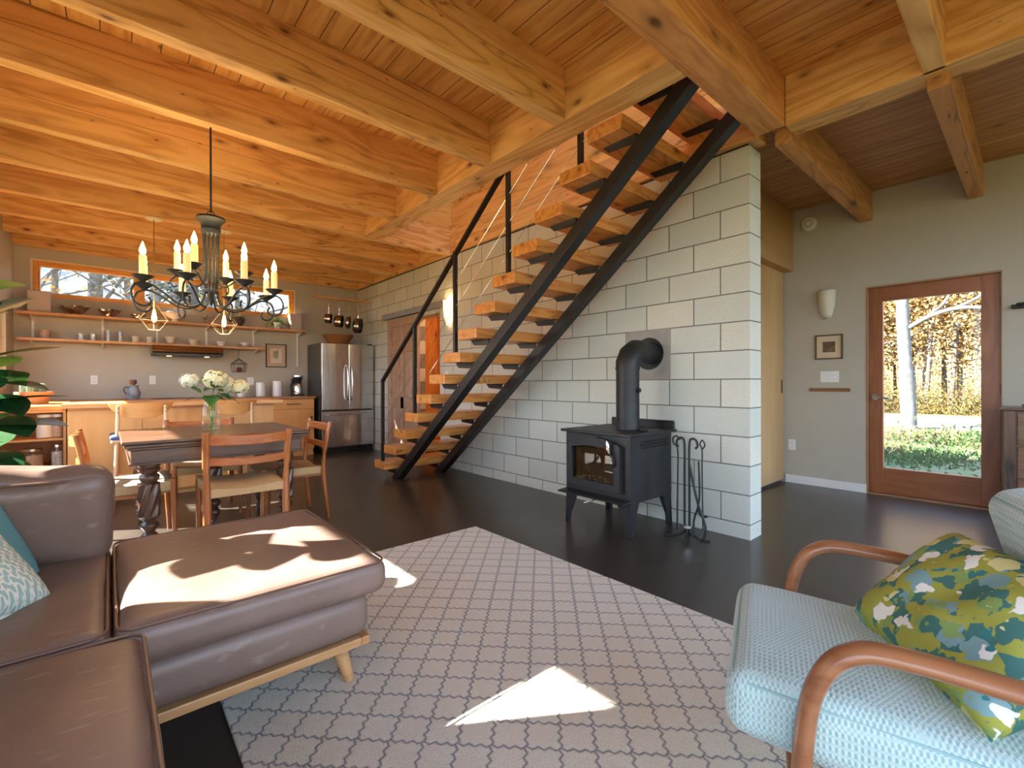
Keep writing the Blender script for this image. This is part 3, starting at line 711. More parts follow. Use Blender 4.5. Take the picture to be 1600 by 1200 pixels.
def toolthing(nm, lab, pts, r, extra=None):
    xs = pts[0]; t = thing(nm, lab, 'fireplace tool', xs)
    MB().tube(bez(pts, 6), r, 8).build('shaft', M_iron, t, world=True)
    if extra: extra(t)
    return t
toolthing('fire_poker', 'iron fireplace poker hanging on the stand side nearest the stove', [(cx+.075, cy+.0, .04), (cx+.07, cy, .4), (cx+.07, cy, .62), (cx+.10, cy, .66), (cx+.105, cy, .70), (cx+.075, cy, .715), (cx+.05, cy, .69)], .006)
def tg(t): MB().tube(bez([(cx-.03, cy+.02, .53), (cx-.08, cy+.02, .3), (cx-.14, cy+.02, .13), (cx-.13, cy+.02, .04), (cx-.09, cy+.02, .03)], 6), .0085, 8).build('tong_arm', M_iron, t, world=True)
toolthing('fire_tongs', 'black log tongs with bowed arms hanging from the fireplace tool stand', [(cx-.10, cy+.03, .56), (cx-.10, cy+.02, .3), (cx-.06, cy+.02, .14), (cx-.07, cy+.02, .05), (cx-.12, cy+.02, .03)], .007, tg)
def sh(t): MB().tube(bez([(cx-.06, cy-.04, .25), (cx-.065, cy-.05, .18), (cx-.09, cy-.05, .165), (cx-.12, cy-.05, .17)], 5), .007, 8).build('hook', M_iron, t, world=True)
toolthing('log_hook', 'slim fireplace hook with looped handle hanging farthest from the stove', [(cx-.105, cy-.02, .08), (cx-.10, cy-.02, .45), (cx-.10, cy-.02, .63), (cx-.085, cy-.02, .665), (cx-.10, cy-.02, .70), (cx-.12, cy-.02, .67), (cx-.105, cy-.02, .64)], .005, sh)

# ------------------------------------------------------------------ refrigerator
fr = thing('refrigerator', 'stainless steel french-door refrigerator in the kitchen corner', 'refrigerator', (6.3, .47, 0))
fy0, fy1 = .03, .875; fm = (fy0+fy1)/2
def fp(mb, nm, mt=M_steel, bv=.006): return mb.build(nm, mt, fr, world=True, bevel=bv)
fp(B(6.03, 6.64, fy0+.005, fy1-.005, .09, 1.735), 'body', M_dgrey)
for a, b in ((fy0, fm-.003), (fm+.003, fy1)):
    m = MB(); n = 8; pts = [(6.025, a), (6.025, b)]+[(5.955-.012*math.sin(PI*i/n), b+(a-b)*i/n) for i in range(n+1)]
    m.prism(pts, 'z', .685, 1.73); dr = fp(m, 'door', bv=.008)
    yh = fm+(-.035 if b < fm else .035)
    MB().tube(bez([(5.94, yh, .83), (5.90, yh, .90), (5.885, yh, 1.1), (5.90, yh, 1.32), (5.94, yh, 1.40)], 8), [.008]+[.012]*31+[.008], 10).build('door_handle', M_steelh, dr, world=True)
m = MB(); n = 8; m.prism([(6.025, fy0), (6.025, fy1)]+[(5.955-.012*math.sin(PI*i/n), fy1+(fy0-fy1)*i/n) for i in range(n+1)], 'z', .10, .665); dr = fp(m, 'freezer_drawer', bv=.008)
MB().tube(bez([(5.94, fy0+.08, .61), (5.90, fy0+.1, .612), (5.895, fm, .614), (5.90, fy1-.1, .612), (5.94, fy1-.08, .61)], 8), .011, 10).build('drawer_handle', M_steelh, dr, world=True)
fp(B(5.99, 6.62, fy0+.01, fy1-.01, .0, .09), 'base_grille', M_black, .003); fp(B(5.98, 6.08, fy0+.02, fy0+.08, 1.735, 1.75), 'hinge_cover', M_black, .004)
wb = MB().lathe([(.0, .004), (.13, .0), (.16, .03), (.245, .15), (.25, .155), (.235, .15), (.15, .035), (.0, .03)], (0, 0, 0), 36); o = wb.build('wooden_bowl', wood('bowl_wood', (.42, .19, .07), (.28, .10, .03), 'z', 4, ring=1.5)); o.location = (6.28, .50, 1.738)
tag(o, 'wide brown wooden bowl resting on top of the refrigerator', 'bowl')

# ------------------------------------------------------------------ kitchen cabinets
cb = thing('base_cabinet', 'light maple base cabinet with drawer next to the refrigerator', 'cabinet', (6.36, 1.24, 0))
B(6.09, 6.66, .945, 1.56, .10, .868).build('body', M_maple, cb, world=True); B(6.12, 6.6, .95, 1.56, 0, .10).build('toe_kick', M_maple, cb, world=True)
for nm, a in (('drawer', (.72, .862)), ('door', (.105, .712))):
    o = B(6.068, 6.09, .955, 1.545, *a).build(nm, M_maple, cb, world=True, bevel=.002)
    if nm == 'drawer': m = MB(); m.box(6.045, 6.052, 1.15, 1.35, .785, .797); m.box(6.05, 6.069, 1.155, 1.165, .785, .797); m.box(6.05, 6.069, 1.335, 1.345, .785, .797); m.build('drawer_pull', M_black, o, world=True)
    else: B(6.06, 6.068, .98, 1.0, .45, .6).build('door_pull', M_black, o, world=True)
cb2 = thing('kitchen_cabinets', 'run of maple base cabinets along the kitchen wall behind the island', 'cabinet', (6.36, 2.8, 0))
B(6.09, 6.66, 1.57, 4.15, .10, .868).build('body', M_maple, cb2, world=True); B(6.12, 6.6, 1.57, 4.15, 0, .1).build('toe_kick', M_black, cb2, world=True)
for k in range(4): B(6.068, 6.09, 1.58+k*.64, 2.21+k*.64, .105, .86).build('door', M_maple, cb2, world=True, bevel=.002)
wt = B(6.04, 6.675, .935, 4.18, .872, .908).build('kitchen_worktop', M_worktop, None, bevel=.003); tag(wt, 'dark brown worktop along the kitchen wall carrying canisters and jug', 'worktop')
wt = MB(); wt.box(5.2, 6.035, 3.66, 4.18, .872, .908); wt.box(4.57, 5.2, 3.64, 4.18, .862, .90); wt = wt.build('side_worktop', M_mapleh, None, bevel=.003); tag(wt, 'light worktop on top of the open jar shelves, beside the south window', 'worktop')
sf = MB().tube(bez([(6.45, 3.72, .909), (6.45, 3.72, 1.12), (6.38, 3.72, 1.18), (6.3, 3.72, 1.12)], 6), .011, 8)
us = thing('open_shelf_unit', 'open maple shelf unit holding storage jars at the end of the island', 'shelves', (4.85, 3.9, 0))
for nm, a in (('side_panel', (4.59, 5.2, 3.64, 3.66, 0, .862)), ('side_panel', (4.59, 5.2, 4.15, 4.17, 0, .862)), ('back_panel', (5.17, 5.19, 3.66, 4.15, 0, .862)), ('top_panel', (4.59, 5.17, 3.66, 4.15, .84, .862)), ('shelf', (4.59, 5.17, 3.66, 4.15, .585, .605)), ('shelf', (4.59, 5.17, 3.66, 4.15, .305, .325)), ('shelf', (4.59, 5.17, 3.66, 4.15, .05, .07))):
    B(*a).build(nm, M_maple, us, world=True, bevel=.0015)
il = thing('kitchen_island', 'light maple kitchen island behind the dining table with the counter stools', 'island', (4.64, 2.78, 0))
B(4.36, 4.93, 1.95, 3.62, .08, .883).build('body', M_maple, il, world=True, bevel=.002); B(4.40, 4.9, 1.97, 3.60, 0, .08).build('toe_kick', M_maple, il, world=True)
for a, b in ((1.95, 2.50), (2.503, 3.10), (3.103, 3.62)): B(4.338, 4.36, a, b, .06, .86).build('front_panel', M_maple, il, world=True, bevel=.0015)
B(4.24, 5.0, 1.88, 3.66, .884, .922).build('island_top', M_mapleh, il, world=True, bevel=.003)
ck = thing('cooktop', 'black glass cooktop set on the kitchen worktop below the hood', 'cooktop', (6.36, 2.52, .908))
B(6.12, 6.6, 2.15, 2.9, .9085, .914).build('glass_top', plain('cooktop_glass', (.01, .01, .011), .08), ck, world=True, bevel=.002)
for x, y in ((6.24, 2.33), (6.24, 2.72), (6.48, 2.33), (6.48, 2.72)): MB().lathe([(.07, 0), (.072, .001), (.075, .0012), (.078, 0)], (x, y, .9145), close=False).build('burner_ring', M_galv, ck, world=True)
hd = thing('range_hood', 'slim stainless range hood fixed under the lower kitchen shelf', 'range hood', (6.45, 2.52, 1.47))
m = MB().prism([(6.23, 1.51), (6.21, 1.535), (6.25, 1.61), (6.66, 1.61), (6.66, 1.51)], 'y', 2.13, 2.92); m.build('hood_body', metal('hood_steel', (.42, .36, .30), .28, 'y'), hd, world=True, bevel=.003)
B(6.225, 6.66, 2.135, 2.915, 1.48, 1.509).build('hood_filter', M_black, hd, world=True, bevel=.006)
for y in (2.30, 2.73): MB().cyl((6.4, y, 1.472), (6.4, y, 1.479), .03).build('hood_lamp', emis('hood_lamp', (1, .75, .4), 1.2), hd, world=True)
# wall shelves
u = B(6.40, 6.678, .96, 4.14, 1.92, 1.95).build('wall_shelf', M_shelf, None, bevel=.002); tag(u, 'upper long wooden wall shelf under the clerestory windows', 'shelf')
l = B(6.40, 6.678, 1.56, 4.14, 1.614, 1.644).build('wall_shelf', M_shelf, None, bevel=.002); tag(l, 'lower wooden wall shelf holding white dishes and glasses', 'shelf')
ss = thing('shelf_standards', 'cream metal shelf standards and brackets on the kitchen wall', 'shelf brackets', (6.66, 2.5, 1.35))
for y in (4.03, 3.40, 2.84, 2.27, 1.66, 1.02):
    B(6.664, 6.679, y-.012, y+.012, 1.38 if y < 1.2 else 1.60, 1.95).build('standard', M_white, ss, world=True)
    for z in ([1.9] if y < 1.2 else [1.9, 1.594]):
        m = MB(); m.prism([(6.41, z+.018), (6.41, z+.008), (6.664, z-.04), (6.664, z+.018)], 'y', y-.004, y+.004); m.build('bracket', M_white, ss, world=True)

# ------------------------------------------------------------------ things on the shelves and counters
ZU = 1.951; ZL = 1.645; XS = 6.53
def single(nm, mb, mat, loc, lab, cat, group=None, rz=0, bevel=0):
    o = mb.build(nm, mat, None, bevel=bevel); o.location = loc; o.rotation_euler = (0, 0, rz); return tag(o, lab, cat, group)
def bowlprof(r, h, t=.006, foot=.4): return [(0, 0), (r*foot, 0), (r*foot, h*.08), (r*.72, h*.45), (r*.95, h*.85), (r, h), (r-t, h), (r*.7, h*.5), (r*foot*.9, h*.16), (0, h*.13)]
M_greybox = plain('mauve_grey_box', (.40, .34, .31), .7)
for y, w, lab in ((3.96, .10, 'larger grey speaker box at the window-side end of the upper shelf'), (1.09, .08, 'smaller grey speaker box at the refrigerator end of the upper shelf')):
    t = thing('shelf_speaker', lab, 'speaker', (6.54, y, ZU)); B(-.09, .11, -w, w, 0, .255).build('cabinet', M_greybox, t, bevel=.006); B(-.093, -.089, -w+.008, w-.008, .01, .245).build('grille', plain('speaker_cloth', (.46, .40, .38), .9), t)
def wavy(r, h, k=4, amp=.18):
    return MB().lathe(bowlprof(r, h, .004, .35), tw=lambda rr, z, a: rr*(1+amp*math.sin(k*a+.8)*max(0, z/h)**2))
for y, r, h, lab in ((3.65, .125, .10, 'largest of the polished metal bowls on the upper shelf'), (3.33, .105, .09, 'middle-sized polished metal bowl with wavy rim on the upper shelf'), (3.04, .075, .06, 'smallest polished metal bowl, just before the soup tureen')):
    single('metal_bowl', wavy(r, h), M_steelh, (XS-.03, y, ZU+.003), lab, 'bowl', 'polished metal bowls')
t = thing('soup_tureen', 'white footed tureen with pointed lid on the upper shelf', 'tureen', (XS-.03, 2.657, ZU))
MB().lathe([(0, 0), (.05, 0), (.035, .02), (.03, .035), (.09, .07), (.12, .115), (.125, .12), (.115, .12), (0, .11)], tw=lambda r, z, a: r*(1+.25*abs(math.sin(a))**6*(z/.12)**2)).build('tureen_bowl', M_ceram, t)
MB().lathe([(.115, .121), (.08, .14), (.03, .155), (.012, .165), (.016, .18), (0, .19)]).build('tureen_lid', M_ceram, t)
t = thing('cut_glass_dish', 'sparkling cut-glass dish between the tureen and the dark planter', 'dish', (XS-.03, 2.25, ZU))
MB().lathe(bowlprof(.09, .12, .006, .3), tw=lambda r, z, a: r*(1+.06*math.cos(12*a)), n=48).build('dish', M_glassv, t)
def leaf(mb, base, d, L, w, droop=.2, up=(0, 0, 1), n=8, fold=.15, tip=1.6):
    base = Vector(base); d = Vector(d).normalized(); up = Vector(up); s_ = d.cross(up)
    if s_.length < .05: s_ = d.cross(Vector((1, 0, 0)))
    s_.normalize(); u = s_.cross(d).normalized(); vs = []; k = 4
    for i in range(n+1):
        t = i/n; c = base+d*(L*t)-u*(droop*L*t*t); hw = w/2*max(.02, math.sin(PI*min(1, t**(1/tip)*.98+.01)))
        for j in range(-k//2, k//2+1):
            q = j/(k/2); vs.append(c+s_*hw*q+u*(fold*hw*abs(q)+.04*hw*math.sin(9*t)*q))
    fs = [(i*(k+1)+j, (i+1)*(k+1)+j, (i+1)*(k+1)+j+1, i*(k+1)+j+1) for i in range(n) for j in range(k)]
    return mb.add(vs, fs, True)
def leafmat(name, c, c2, rough=.35, tr=.25):
    t = NT(name); no = t.n('TexNoise', Vector=t.coords('Object'), Scale=14., Detail=3.)
    col = t.ramp(no, (.3, c), (.7, c2)); t.p(Base_Color=col, Roughness=rough)
    tl = t.n('BsdfTranslucent', Color=t.mix(1., col, (.9, 1., .45), 'MULTIPLY')); mx = t.n('MixShader', i0=tr, i1=t.b, i2=tl); t.t.links.new(mx.outputs[0], t.out.inputs[0]); return t.m
M_leaf = leafmat('green_leaf', (.03, .12, .03), (.09, .24, .05)); M_leafl = leafmat('light_green_leaf', (.12, .30, .05), (.25, .42, .08)); M_fig = leafmat('fig_leaf', (.012, .055, .022), (.025, .095, .03), .25, .15)
t = thing('dark_planter', 'dark round planter with trailing plant and pale blossoms on the upper shelf', 'plant', (XS-.03, 1.90, ZU))
MB().lathe([(0, 0), (.045, 0), (.085, .07), (.09, .13), (.08, .13), (0, .11)]).build('pot', plain('dark_pot', (.07, .05, .045), .6), t)
m = MB(); rnd = random.Random(3)
for i in range(22):
    a = rnd.uniform(0, 6.28); leaf(m, (0, 0, .12), (math.cos(a), math.sin(a), rnd.uniform(.1, 1.4)), rnd.uniform(.07, .15), .04, rnd.uniform(.2, 1.1))
m.build('foliage', leafmat('mixed_leaf', (.12, .10, .05), (.25, .24, .10)), t)['kind'] = 'stuff'
m = MB()
for i in range(9): m.ball((rnd.uniform(-.08, .05), rnd.uniform(-.02, .12), rnd.uniform(.16, .27)), .018, n=7, m=5)
m.build('blossoms', plain('cream_blossom', (.8, .7, .6), .8), t)['kind'] = 'stuff'
def pottedvine(loc, lab, potr, poth, pm, seed, n=26, spread=.13, L=.07):
    t = thing('potted_plant', lab, 'plant', loc); rnd = random.Random(seed)
    MB().lathe([(0, 0), (potr*.75, 0), (potr, poth), (potr*.9, poth), (0, poth*.9)]).build('pot', pm, t)
    m = MB(); s_ = MB()
    for i in range(n):
        a = rnd.uniform(0, 6.28); r = rnd.uniform(.03, spread); z = poth+rnd.uniform(-.03, .12)*(1 if rnd.random() < .7 else -1)
        p = Vector((r*math.cos(a)*.7, r*math.sin(a), z)); s_.tube([(0, 0, poth*.9), (p.x*.5, p.y*.5, max(z, poth)+.02), p], .0018, 5); leaf(m, p, (math.cos(a), math.sin(a), rnd.uniform(-.5, .6)), L, L*.75, .3)
    m.build('foliage', M_leafl, t)['kind'] = 'stuff'; s_.build('stems', M_leaf, t)['kind'] = 'stuff'
pottedvine((XS-.03, 1.36, ZU), 'leafy green plant in a white pot beside the smaller speaker box', .055, .10, M_ceram, 2)
single('small_dish', MB().lathe(bowlprof(.035, .018)), M_ceram, (XS-.05, 1.66, ZU), 'tiny white dish on the upper shelf before the leafy plant', 'dish')
# lower shelf
single('crock', MB().lathe([(0, 0), (.04, 0), (.052, .02), (.05, .085), (.055, .105), (.045, .1), (0, .09)]), plain('speckled_crock', (.45, .28, .22), .5, var=.3, sc=60), (XS, 3.916, ZL), 'speckled reddish crock alone at the end of the lower shelf', 'crock')
gp = lambda r, h: [(0, 0), (r*.9, 0), (r, h), (r-.003, h), (r*.86, .008), (0, .008)]
for y, r, h, lab in ((3.604, .037, .085, 'short tumbler nearer the crock'), (3.49, .037, .085, 'short tumbler beside the second shelf standard'), (3.347, .028, .14, 'tall glass nearer the short tumblers'), (3.228, .028, .138, 'tall glass nearer the white cups')):
    single('drinking_glass', MB().lathe(gp(r, h)), M_glassv, (XS, y, ZL), lab+' on the lower shelf', 'glass', 'glasses on the lower shelf')
M_cupw = plain('cream_stoneware', (.68, .62, .52), .5)
def mug(loc, lab, handle):
    t = thing('stoneware_cup', lab, 'cup', loc); MB().lathe([(0, 0), (.028, 0), (.036, .02), (.038, .085), (.034, .085), (.03, .02), (0, .012)]).build('cup_body', M_cupw, t)
    if handle: MB().tube(arc((0, .038, .045), .024, -PI/2, PI/2, 8, 'yz'), .005, 6).build('cup_handle', M_cupw, t)
mug((XS, 3.074, ZL), 'cream cup without a handle on the lower shelf', 0); mug((XS, 2.925, ZL), 'cream mug with a round handle on the lower shelf', 1)
for y, r, h, lab in ((2.70, .07, .10, 'deep cream bowl with brown foot on the lower shelf, over the hood'), (2.44, .075, .075, 'wide cream bowl in the middle of the lower shelf'), (2.11, .068, .07, 'small white bowl between the bowl above the hood and the plates')):
    t = thing('stoneware_bowl', lab, 'bowl', (XS, y, ZL)); MB().lathe(bowlprof(r, h, .006, .55)).build('bowl_body', M_cupw if r != .068 else M_ceram, t)
    if r == .07: MB().lathe([(r*.56, 0.001), (r*.62, .018)], close=False).build('brown_foot', M_terra, t)
for k, (r, h, z) in enumerate(((.11, .02, 0), (.075, .05, .021))):
    single('white_plate' if k == 0 else 'white_dish', MB().lathe(bowlprof(r, h, .004, .5)), M_ceram, (XS-.0, 1.80, ZL+z), ('flat white plate under the dish at the end of the lower shelf', 'white dish stacked on the plate at the end of the lower shelf')[k], ('plate', 'dish')[k])
# counter
t = thing('stoneware_jug', 'grey-blue stoneware jug holding kitchen utensils on the counter', 'jug', (6.35, 3.10, .908))
MB().lathe([(0, 0), (.05, 0), (.068, .04), (.072, .08), (.05, .135), (.042, .15), (.055, .175), (.048, .175), (.035, .14), (0, .12)]).build('jug_body', plain('grey_blue_glaze', (.26, .29, .32), .35, var=.35, sc=14), t)
MB().tube(bez([(0, .045, .145), (0, .085, .15), (0, .10, .11), (0, .07, .06)], 6), .007, 8).build('jug_handle', plain('dark_blue_glaze', (.06, .08, .12), .4), t)
for k, (dx, dy, mt, lab) in enumerate(((.0, .03, M_terra, 'red-brown wooden spoon leaning in the jug'), (.02, -.02, M_oakz, 'dark round-headed spatula leaning in the jug'), (-.015, .0, M_leaf, 'dark-handled utensil between the spoon and spatula'))):
    m = MB().tube([(dx*.3, dy*.3, .02), (dx, dy, .19)], .005, 6); m.ball((dx*1.2, dy*1.3, .215), .008, .022-.005*k, .032, 10, 8)
    o = m.build('kitchen_utensil', plain('utensil_wood_%d' % k, ((.30, .08, .03), (.10, .03, .03), (.08, .05, .04))[k], .5)); o.location = (6.35+dx*.6, 3.10+dy*.6, .93); tag(o, lab, 'utensil')
t = thing('cactus_planter', 'terracotta planter with pale ribbed cactus columns near the south window', 'plant', (5.25, 3.90, .909))
MB().lathe([(0, 0), (.10, 0), (.105, .02), (.118, .085), (.14, .085), (.142, .115), (.128, .115), (.12, .10), (0, .095)], n=32).build('terracotta_bowl', M_terra, t)
M_cac = plain('cactus_skin', (.22, .33, .22), .8, var=.3, sc=40)
for k, (dx, dy, h, r) in enumerate(((0, .075, .10, .028), (-.05, .02, .115, .034), (-.02, -.055, .105, .032), (.05, .02, .11, .03), (.05, -.05, .09, .028))):
    MB().lathe([(r*.8, 0), (r, h*.2), (r*1.03, h*.7), (r*.8, h*.93), (0, h)], (dx, dy, .095), 40, tw=lambda rr, z, a: rr*(1+.10*math.cos(10*a)), close=False).build('cactus_column', M_cac, t)
for y, r, h, lab in ((1.87, .062, .165, 'shortest grey-white canister, partly behind the hydrangeas'), (1.62, .066, .215, 'middle grey-white canister in the row of three'), (1.39, .068, .24, 'tallest grey-white canister, next to the coffee maker')):
    t = thing('canister', lab, 'canister', (6.4, y, .909), group='grey-white canisters on the counter')
    MB().lathe([(0, 0), (r*.95, 0), (r, .012), (r, h*.80), (r*.97, h*.84)], close=False).build('canister_body', M_ceram, t); MB().lathe([(r*1.0, h*.845), (r, h*.93), (r*.93, h*.98), (0, h)], close=False).build('canister_lid', M_ceram, t)
    MB().lathe([(r+.0006, .004), (r+.0008, .016)], close=False).build('clay_band', M_cupw, t)
t = thing('coffee_maker', 'black drip coffee maker with steel carafe beside the refrigerator', 'coffee maker', (6.40, 1.10, .909))
B(-.09, .09, -.085, .085, 0, .025).build('base', M_black, t, bevel=.006); B(.03, .09, -.07, .07, .025, .27).build('tower', M_black, t, bevel=.006)
MB().lathe([(.052, .225), (.075, .29), (.0, .292)], (-.02, 0, 0)).build('filter_basket', M_black, t); MB().lathe([(.075, .293), (.082, .298), (.082, .318), (0, .32)], (-.02, 0, 0)).build('lid', M_steelh, t)
MB().lathe([(0, .027), (.068, .027), (.07, .05), (.066, .15), (.055, .19)], (-.02, 0, 0), close=False).build('carafe', M_steelh, t); MB().lathe([(.056, .19), (.058, .21), (.03, .222), (0, .223)], (-.02, 0, 0), close=False).build('carafe_lid', M_black, t)
MB().tube(bez([(-.02, .055, .19), (-.02, .10, .18), (-.02, .10, .09), (-.02, .068, .07)], 5), .009, 8).build('carafe_handle', M_black, t)
# storage jars
M_flour = plain('flour', (.82, .80, .76), .95); M_grain = plain('brown_grain', (.50, .33, .22), .9, var=.3, sc=120); M_oats = plain('pink_oats', (.55, .38, .30), .9, var=.25, sc=120); M_pasta = plain('pale_pasta', (.62, .60, .56), .7, var=.35, sc=50)
for x, y, z, r, h, fill, fh, fm_, lm, lab in ((4.70, 3.79, .606, .058, .215, .13, .13, M_flour, M_white, 'glass jar of white flour on the upper level of the open shelves'), (4.70, 3.705-.0, .606, .043, .215, .15, .15, M_oats, M_white, 'glass jar of pinkish grain beside the flour jar'), (4.71, 3.875, .326, .085, .19, .13, .13, M_grain, M_steelh, 'wide squat glass jar of brown grain with a metal lid'), (4.70, 3.705, .326, .042, .215, .15, .15, M_pasta, M_steelh, 'narrow glass jar of pale pasta beside the squat jar')):
    t = thing('storage_jar', lab, 'jar', (x, y, z), group='storage jars on the open shelves')
    MB().lathe([(0, .001), (r*.94, .001), (r, .01), (r, h*.72), (r*.8, h*.86), (r*.8, h*.9)], close=False).build('jar_glass', glass('jar_glass_%d' % int(r*1000), (.97, .98, .97)), t)
    MB().lathe([(0, .004), (r*.93, .004), (r*.95, fh), (0, fh+.003)]).build('contents', fm_, t); MB().lathe([(r*.84, h*.88), (r*.84, h*.985), (r*.8, h), (0, h)]).build('lid', lm, t)
# wall items in the kitchen
def outlet(loc, face, lab, w=.07, h=.115, kind='outlet', n=1):
    t = thing('wall_'+('outlet' if kind == 'outlet' else 'switch'), lab, kind, loc); ax = face[0]; s_ = 1 if face[1] == '+' else -1
    def bb(a0, a1, b0, b1, d0, d1): return B(s_*d0, s_*d1, a0, a1, b0, b1) if ax == 'x' else B(a0, a1, s_*d0, s_*d1, b0, b1)
    bb(-w/2, w/2, -h/2, h/2, 0, .006).build('plate', M_white, t, bevel=.002)
    if kind == 'outlet':
        for z in (.022, -.022):
            bb(-.017, .017, z-.014, z+.014, .006, .0075).build('receptacle', M_white, t, bevel=.002)
            m = bb(-.008, -.005, z-.004, z+.006, .0075, .0082); q = bb(.005, .008, z-.004, z+.006, .0075, .0082); m.add(q.v, q.f); m.build('slots', M_black, t)
    else:
        for k in range(n): c = (k-(n-1)/2)*.046; bb(c-.005, c+.005, -.012, .012, .006, .014).build('toggle', M_white, t)
    return t
outlet((XK-.0005, 3.484, 1.155), 'x-', 'white outlet on the kitchen wall beside the cactus planter')
outlet((XK-.0005, 2.89, 1.155), 'x-', 'white outlet on the kitchen wall behind the utensil jug')
outlet((XK-.0005, 1.70, 1.14), 'x-', 'white outlet plate on the kitchen wall just above the canisters', w=.09)
def picture(loc, ax, w, h, lab, frm, matc, inner, art, tilt=0):
    t = thing('framed_picture', lab, 'picture', loc); s_ = -1 if ax == 'x' else 1
    def bb(a0, a1, b0, b1, d0, d1): return B(s_*d0, s_*d1, a0, a1, b0, b1) if ax == 'x' else B(a0, a1, s_*d0, s_*d1, b0, b1)
    f = MB(); tt = .014
    for q in ((-w/2, -w/2+tt, -h/2, h/2), (w/2-tt, w/2, -h/2, h/2), (-w/2+tt, w/2-tt, -h/2, -h/2+tt), (-w/2+tt, w/2-tt, h/2-tt, h/2)): z = bb(*q, 0, .02); f.add(z.v, z.f)
    f.build('frame', frm, t); bb(-w/2+tt, w/2-tt, -h/2+tt, h/2-tt, .004, .008).build('mount', matc, t); bb(-inner[0], inner[0], -inner[1]+inner[2], inner[1]+inner[2], .008, .0095).build('print', art, t); return t, bb
M_frame = plain('dark_frame', (.05, .03, .02), .4); M_matc = plain('kraft_mount', (.55, .42, .30), .9); M_paper = plain('print_paper', (.72, .64, .50), .9)
t, bb = picture((XK-.001, 1.338, 1.545), 'x', .30, .37, 'framed print of a leafy sprig on the kitchen wall', M_frame, M_matc, (.085, .115, 0), M_paper)
m = MB(); m.tube([(-.0102, .0, -.06), (-.0102, .01, 0), (-.0102, -.01, .07)], .0022, 5)
for k in range(11):
    z = -.045+k*.011; s_ = 1 if k % 2 else -1; leaf(m, (-.0104, .004, z), (0, s_, .55), .05, .016, 0, up=(1, 0, 0))
m.build('printed_sprig', plain('sprig_ink', (.16, .18, .12), .9), t)
wbk = thing('wire_basket', 'dark house-shaped wire hanging basket holding a red apple, by the print', 'basket', (6.6, 1.87, 1.20)); m = MB(); q = .075
P8 = [(-q, -q, .08), (q, -q, .08), (q, q, .08), (-q, q, .08)]; P9 = [(-q*1.2, -q*1.2, .2), (q*1.0, -q*1.2, .2), (q*1.0, q*1.2, .2), (-q*1.2, q*1.2, .2)]
for Pn in (P8, P9): m.tube(Pn, .003, 5, closed=True)
for a, b in zip(P8, P9): m.tube([a, b], .003, 5); m.tube([b, (0, 0, .28)], .003, 5)
for k in range(-3, 4): m.tube([(-q, k*.022, .08), (q, k*.022, .08)], .0015, 4); m.tube([(-q, k*.022, .08), (-q*1.2, k*.026, .2)], .0015, 4); m.tube([(-q*1.2, k*.026, .2), (0, 0, .28)], .0012, 4)
m.tube(bez([(0, 0, .28), (0, .01, .33), (0, -.01, .37), (0, 0, .41)], 5), .003, 5); m.build('wire_cage', M_iron, wbk)
single('apple', MB().lathe([(0, .008), (.02, 0), (.036, .02), (.038, .04), (.025, .062), (0, .056)], n=18), plain('apple_red', (.28, .03, .03), .3, var=.3), (6.59, 1.87, 1.284), 'red apple sitting in the hanging wire basket', 'apple')

# pot rack
M_pan = metal('pan_steel', (.42, .40, .38), .22)
pr = thing('pot_rack', 'wooden pot rack bar hung by chains from the joist over the refrigerator', 'pot rack', (6.0, .54, 2.40))
B(5.965, 6.02, .08, 1.0, 2.425, 2.458).build('bar', M_shelf, pr, world=True, bevel=.004)
for y in (.95, .14):
    m = MB(); z = 2.458
    while z < 2.73: m.tube([(5.99, y, z), (5.99, y+.004, z+.012), (5.99, y, z+.024), (5.99, y-.004, z+.012)], .0014, 4, closed=True); z += .02
    m.build('chain', M_steelh, pr, world=True)
ys = (.91, .765, .60, .45, .29, .15)
for y in ys: MB().tube(bez([(5.99, y, 2.425), (5.985, y, 2.40), (5.98, y+.015, 2.375), (5.985, y, 2.36), (5.99, y-.014, 2.375)], 4), .003, 6).build('hook', M_steelh, pr, world=True)
for y, r, h, hl, lab, tilt in ((.765, .075, .085, .16, 'smallest saucepan hanging from the pot rack', 58), (.60, .095, .105, .17, 'medium saucepan hanging second on the pot rack', 55), (.45, .10, .05, .17, 'shallow frying pan hanging third on the pot rack', 60), (.29, .12, .095, .19, 'largest saute pan hanging beside the block wall', 50)):
    t = thing('hanging_pan', lab, 'pan', (5.985, y, 2.362), R(tilt), group='pans hanging on the rack')
    MB().tube(bez([(0, 0, 0), (-.008, 0, -hl*.4), (-.01, 0, -hl*.8), (0, 0, -hl-.015)], 5), [.004]*10+[.007]*6, 8).build('pan_handle', M_steelh, t)
    Mx = Matrix.Translation((.0, 0, -hl-r-.01)) @ Matrix.Rotation(-PI/2-.12, 4, 'Y')
    MB().lathe([(0, -h/2), (r*.94, -h/2), (r, -h/2+.01), (r, h/2), (r+.004, h/2+.003), (r-.003, h/2), (r-.004, -h/2+.012), (0, -h/2+.006)], M=Mx, n=32, close=False).build('pan_body', M_pan, t)

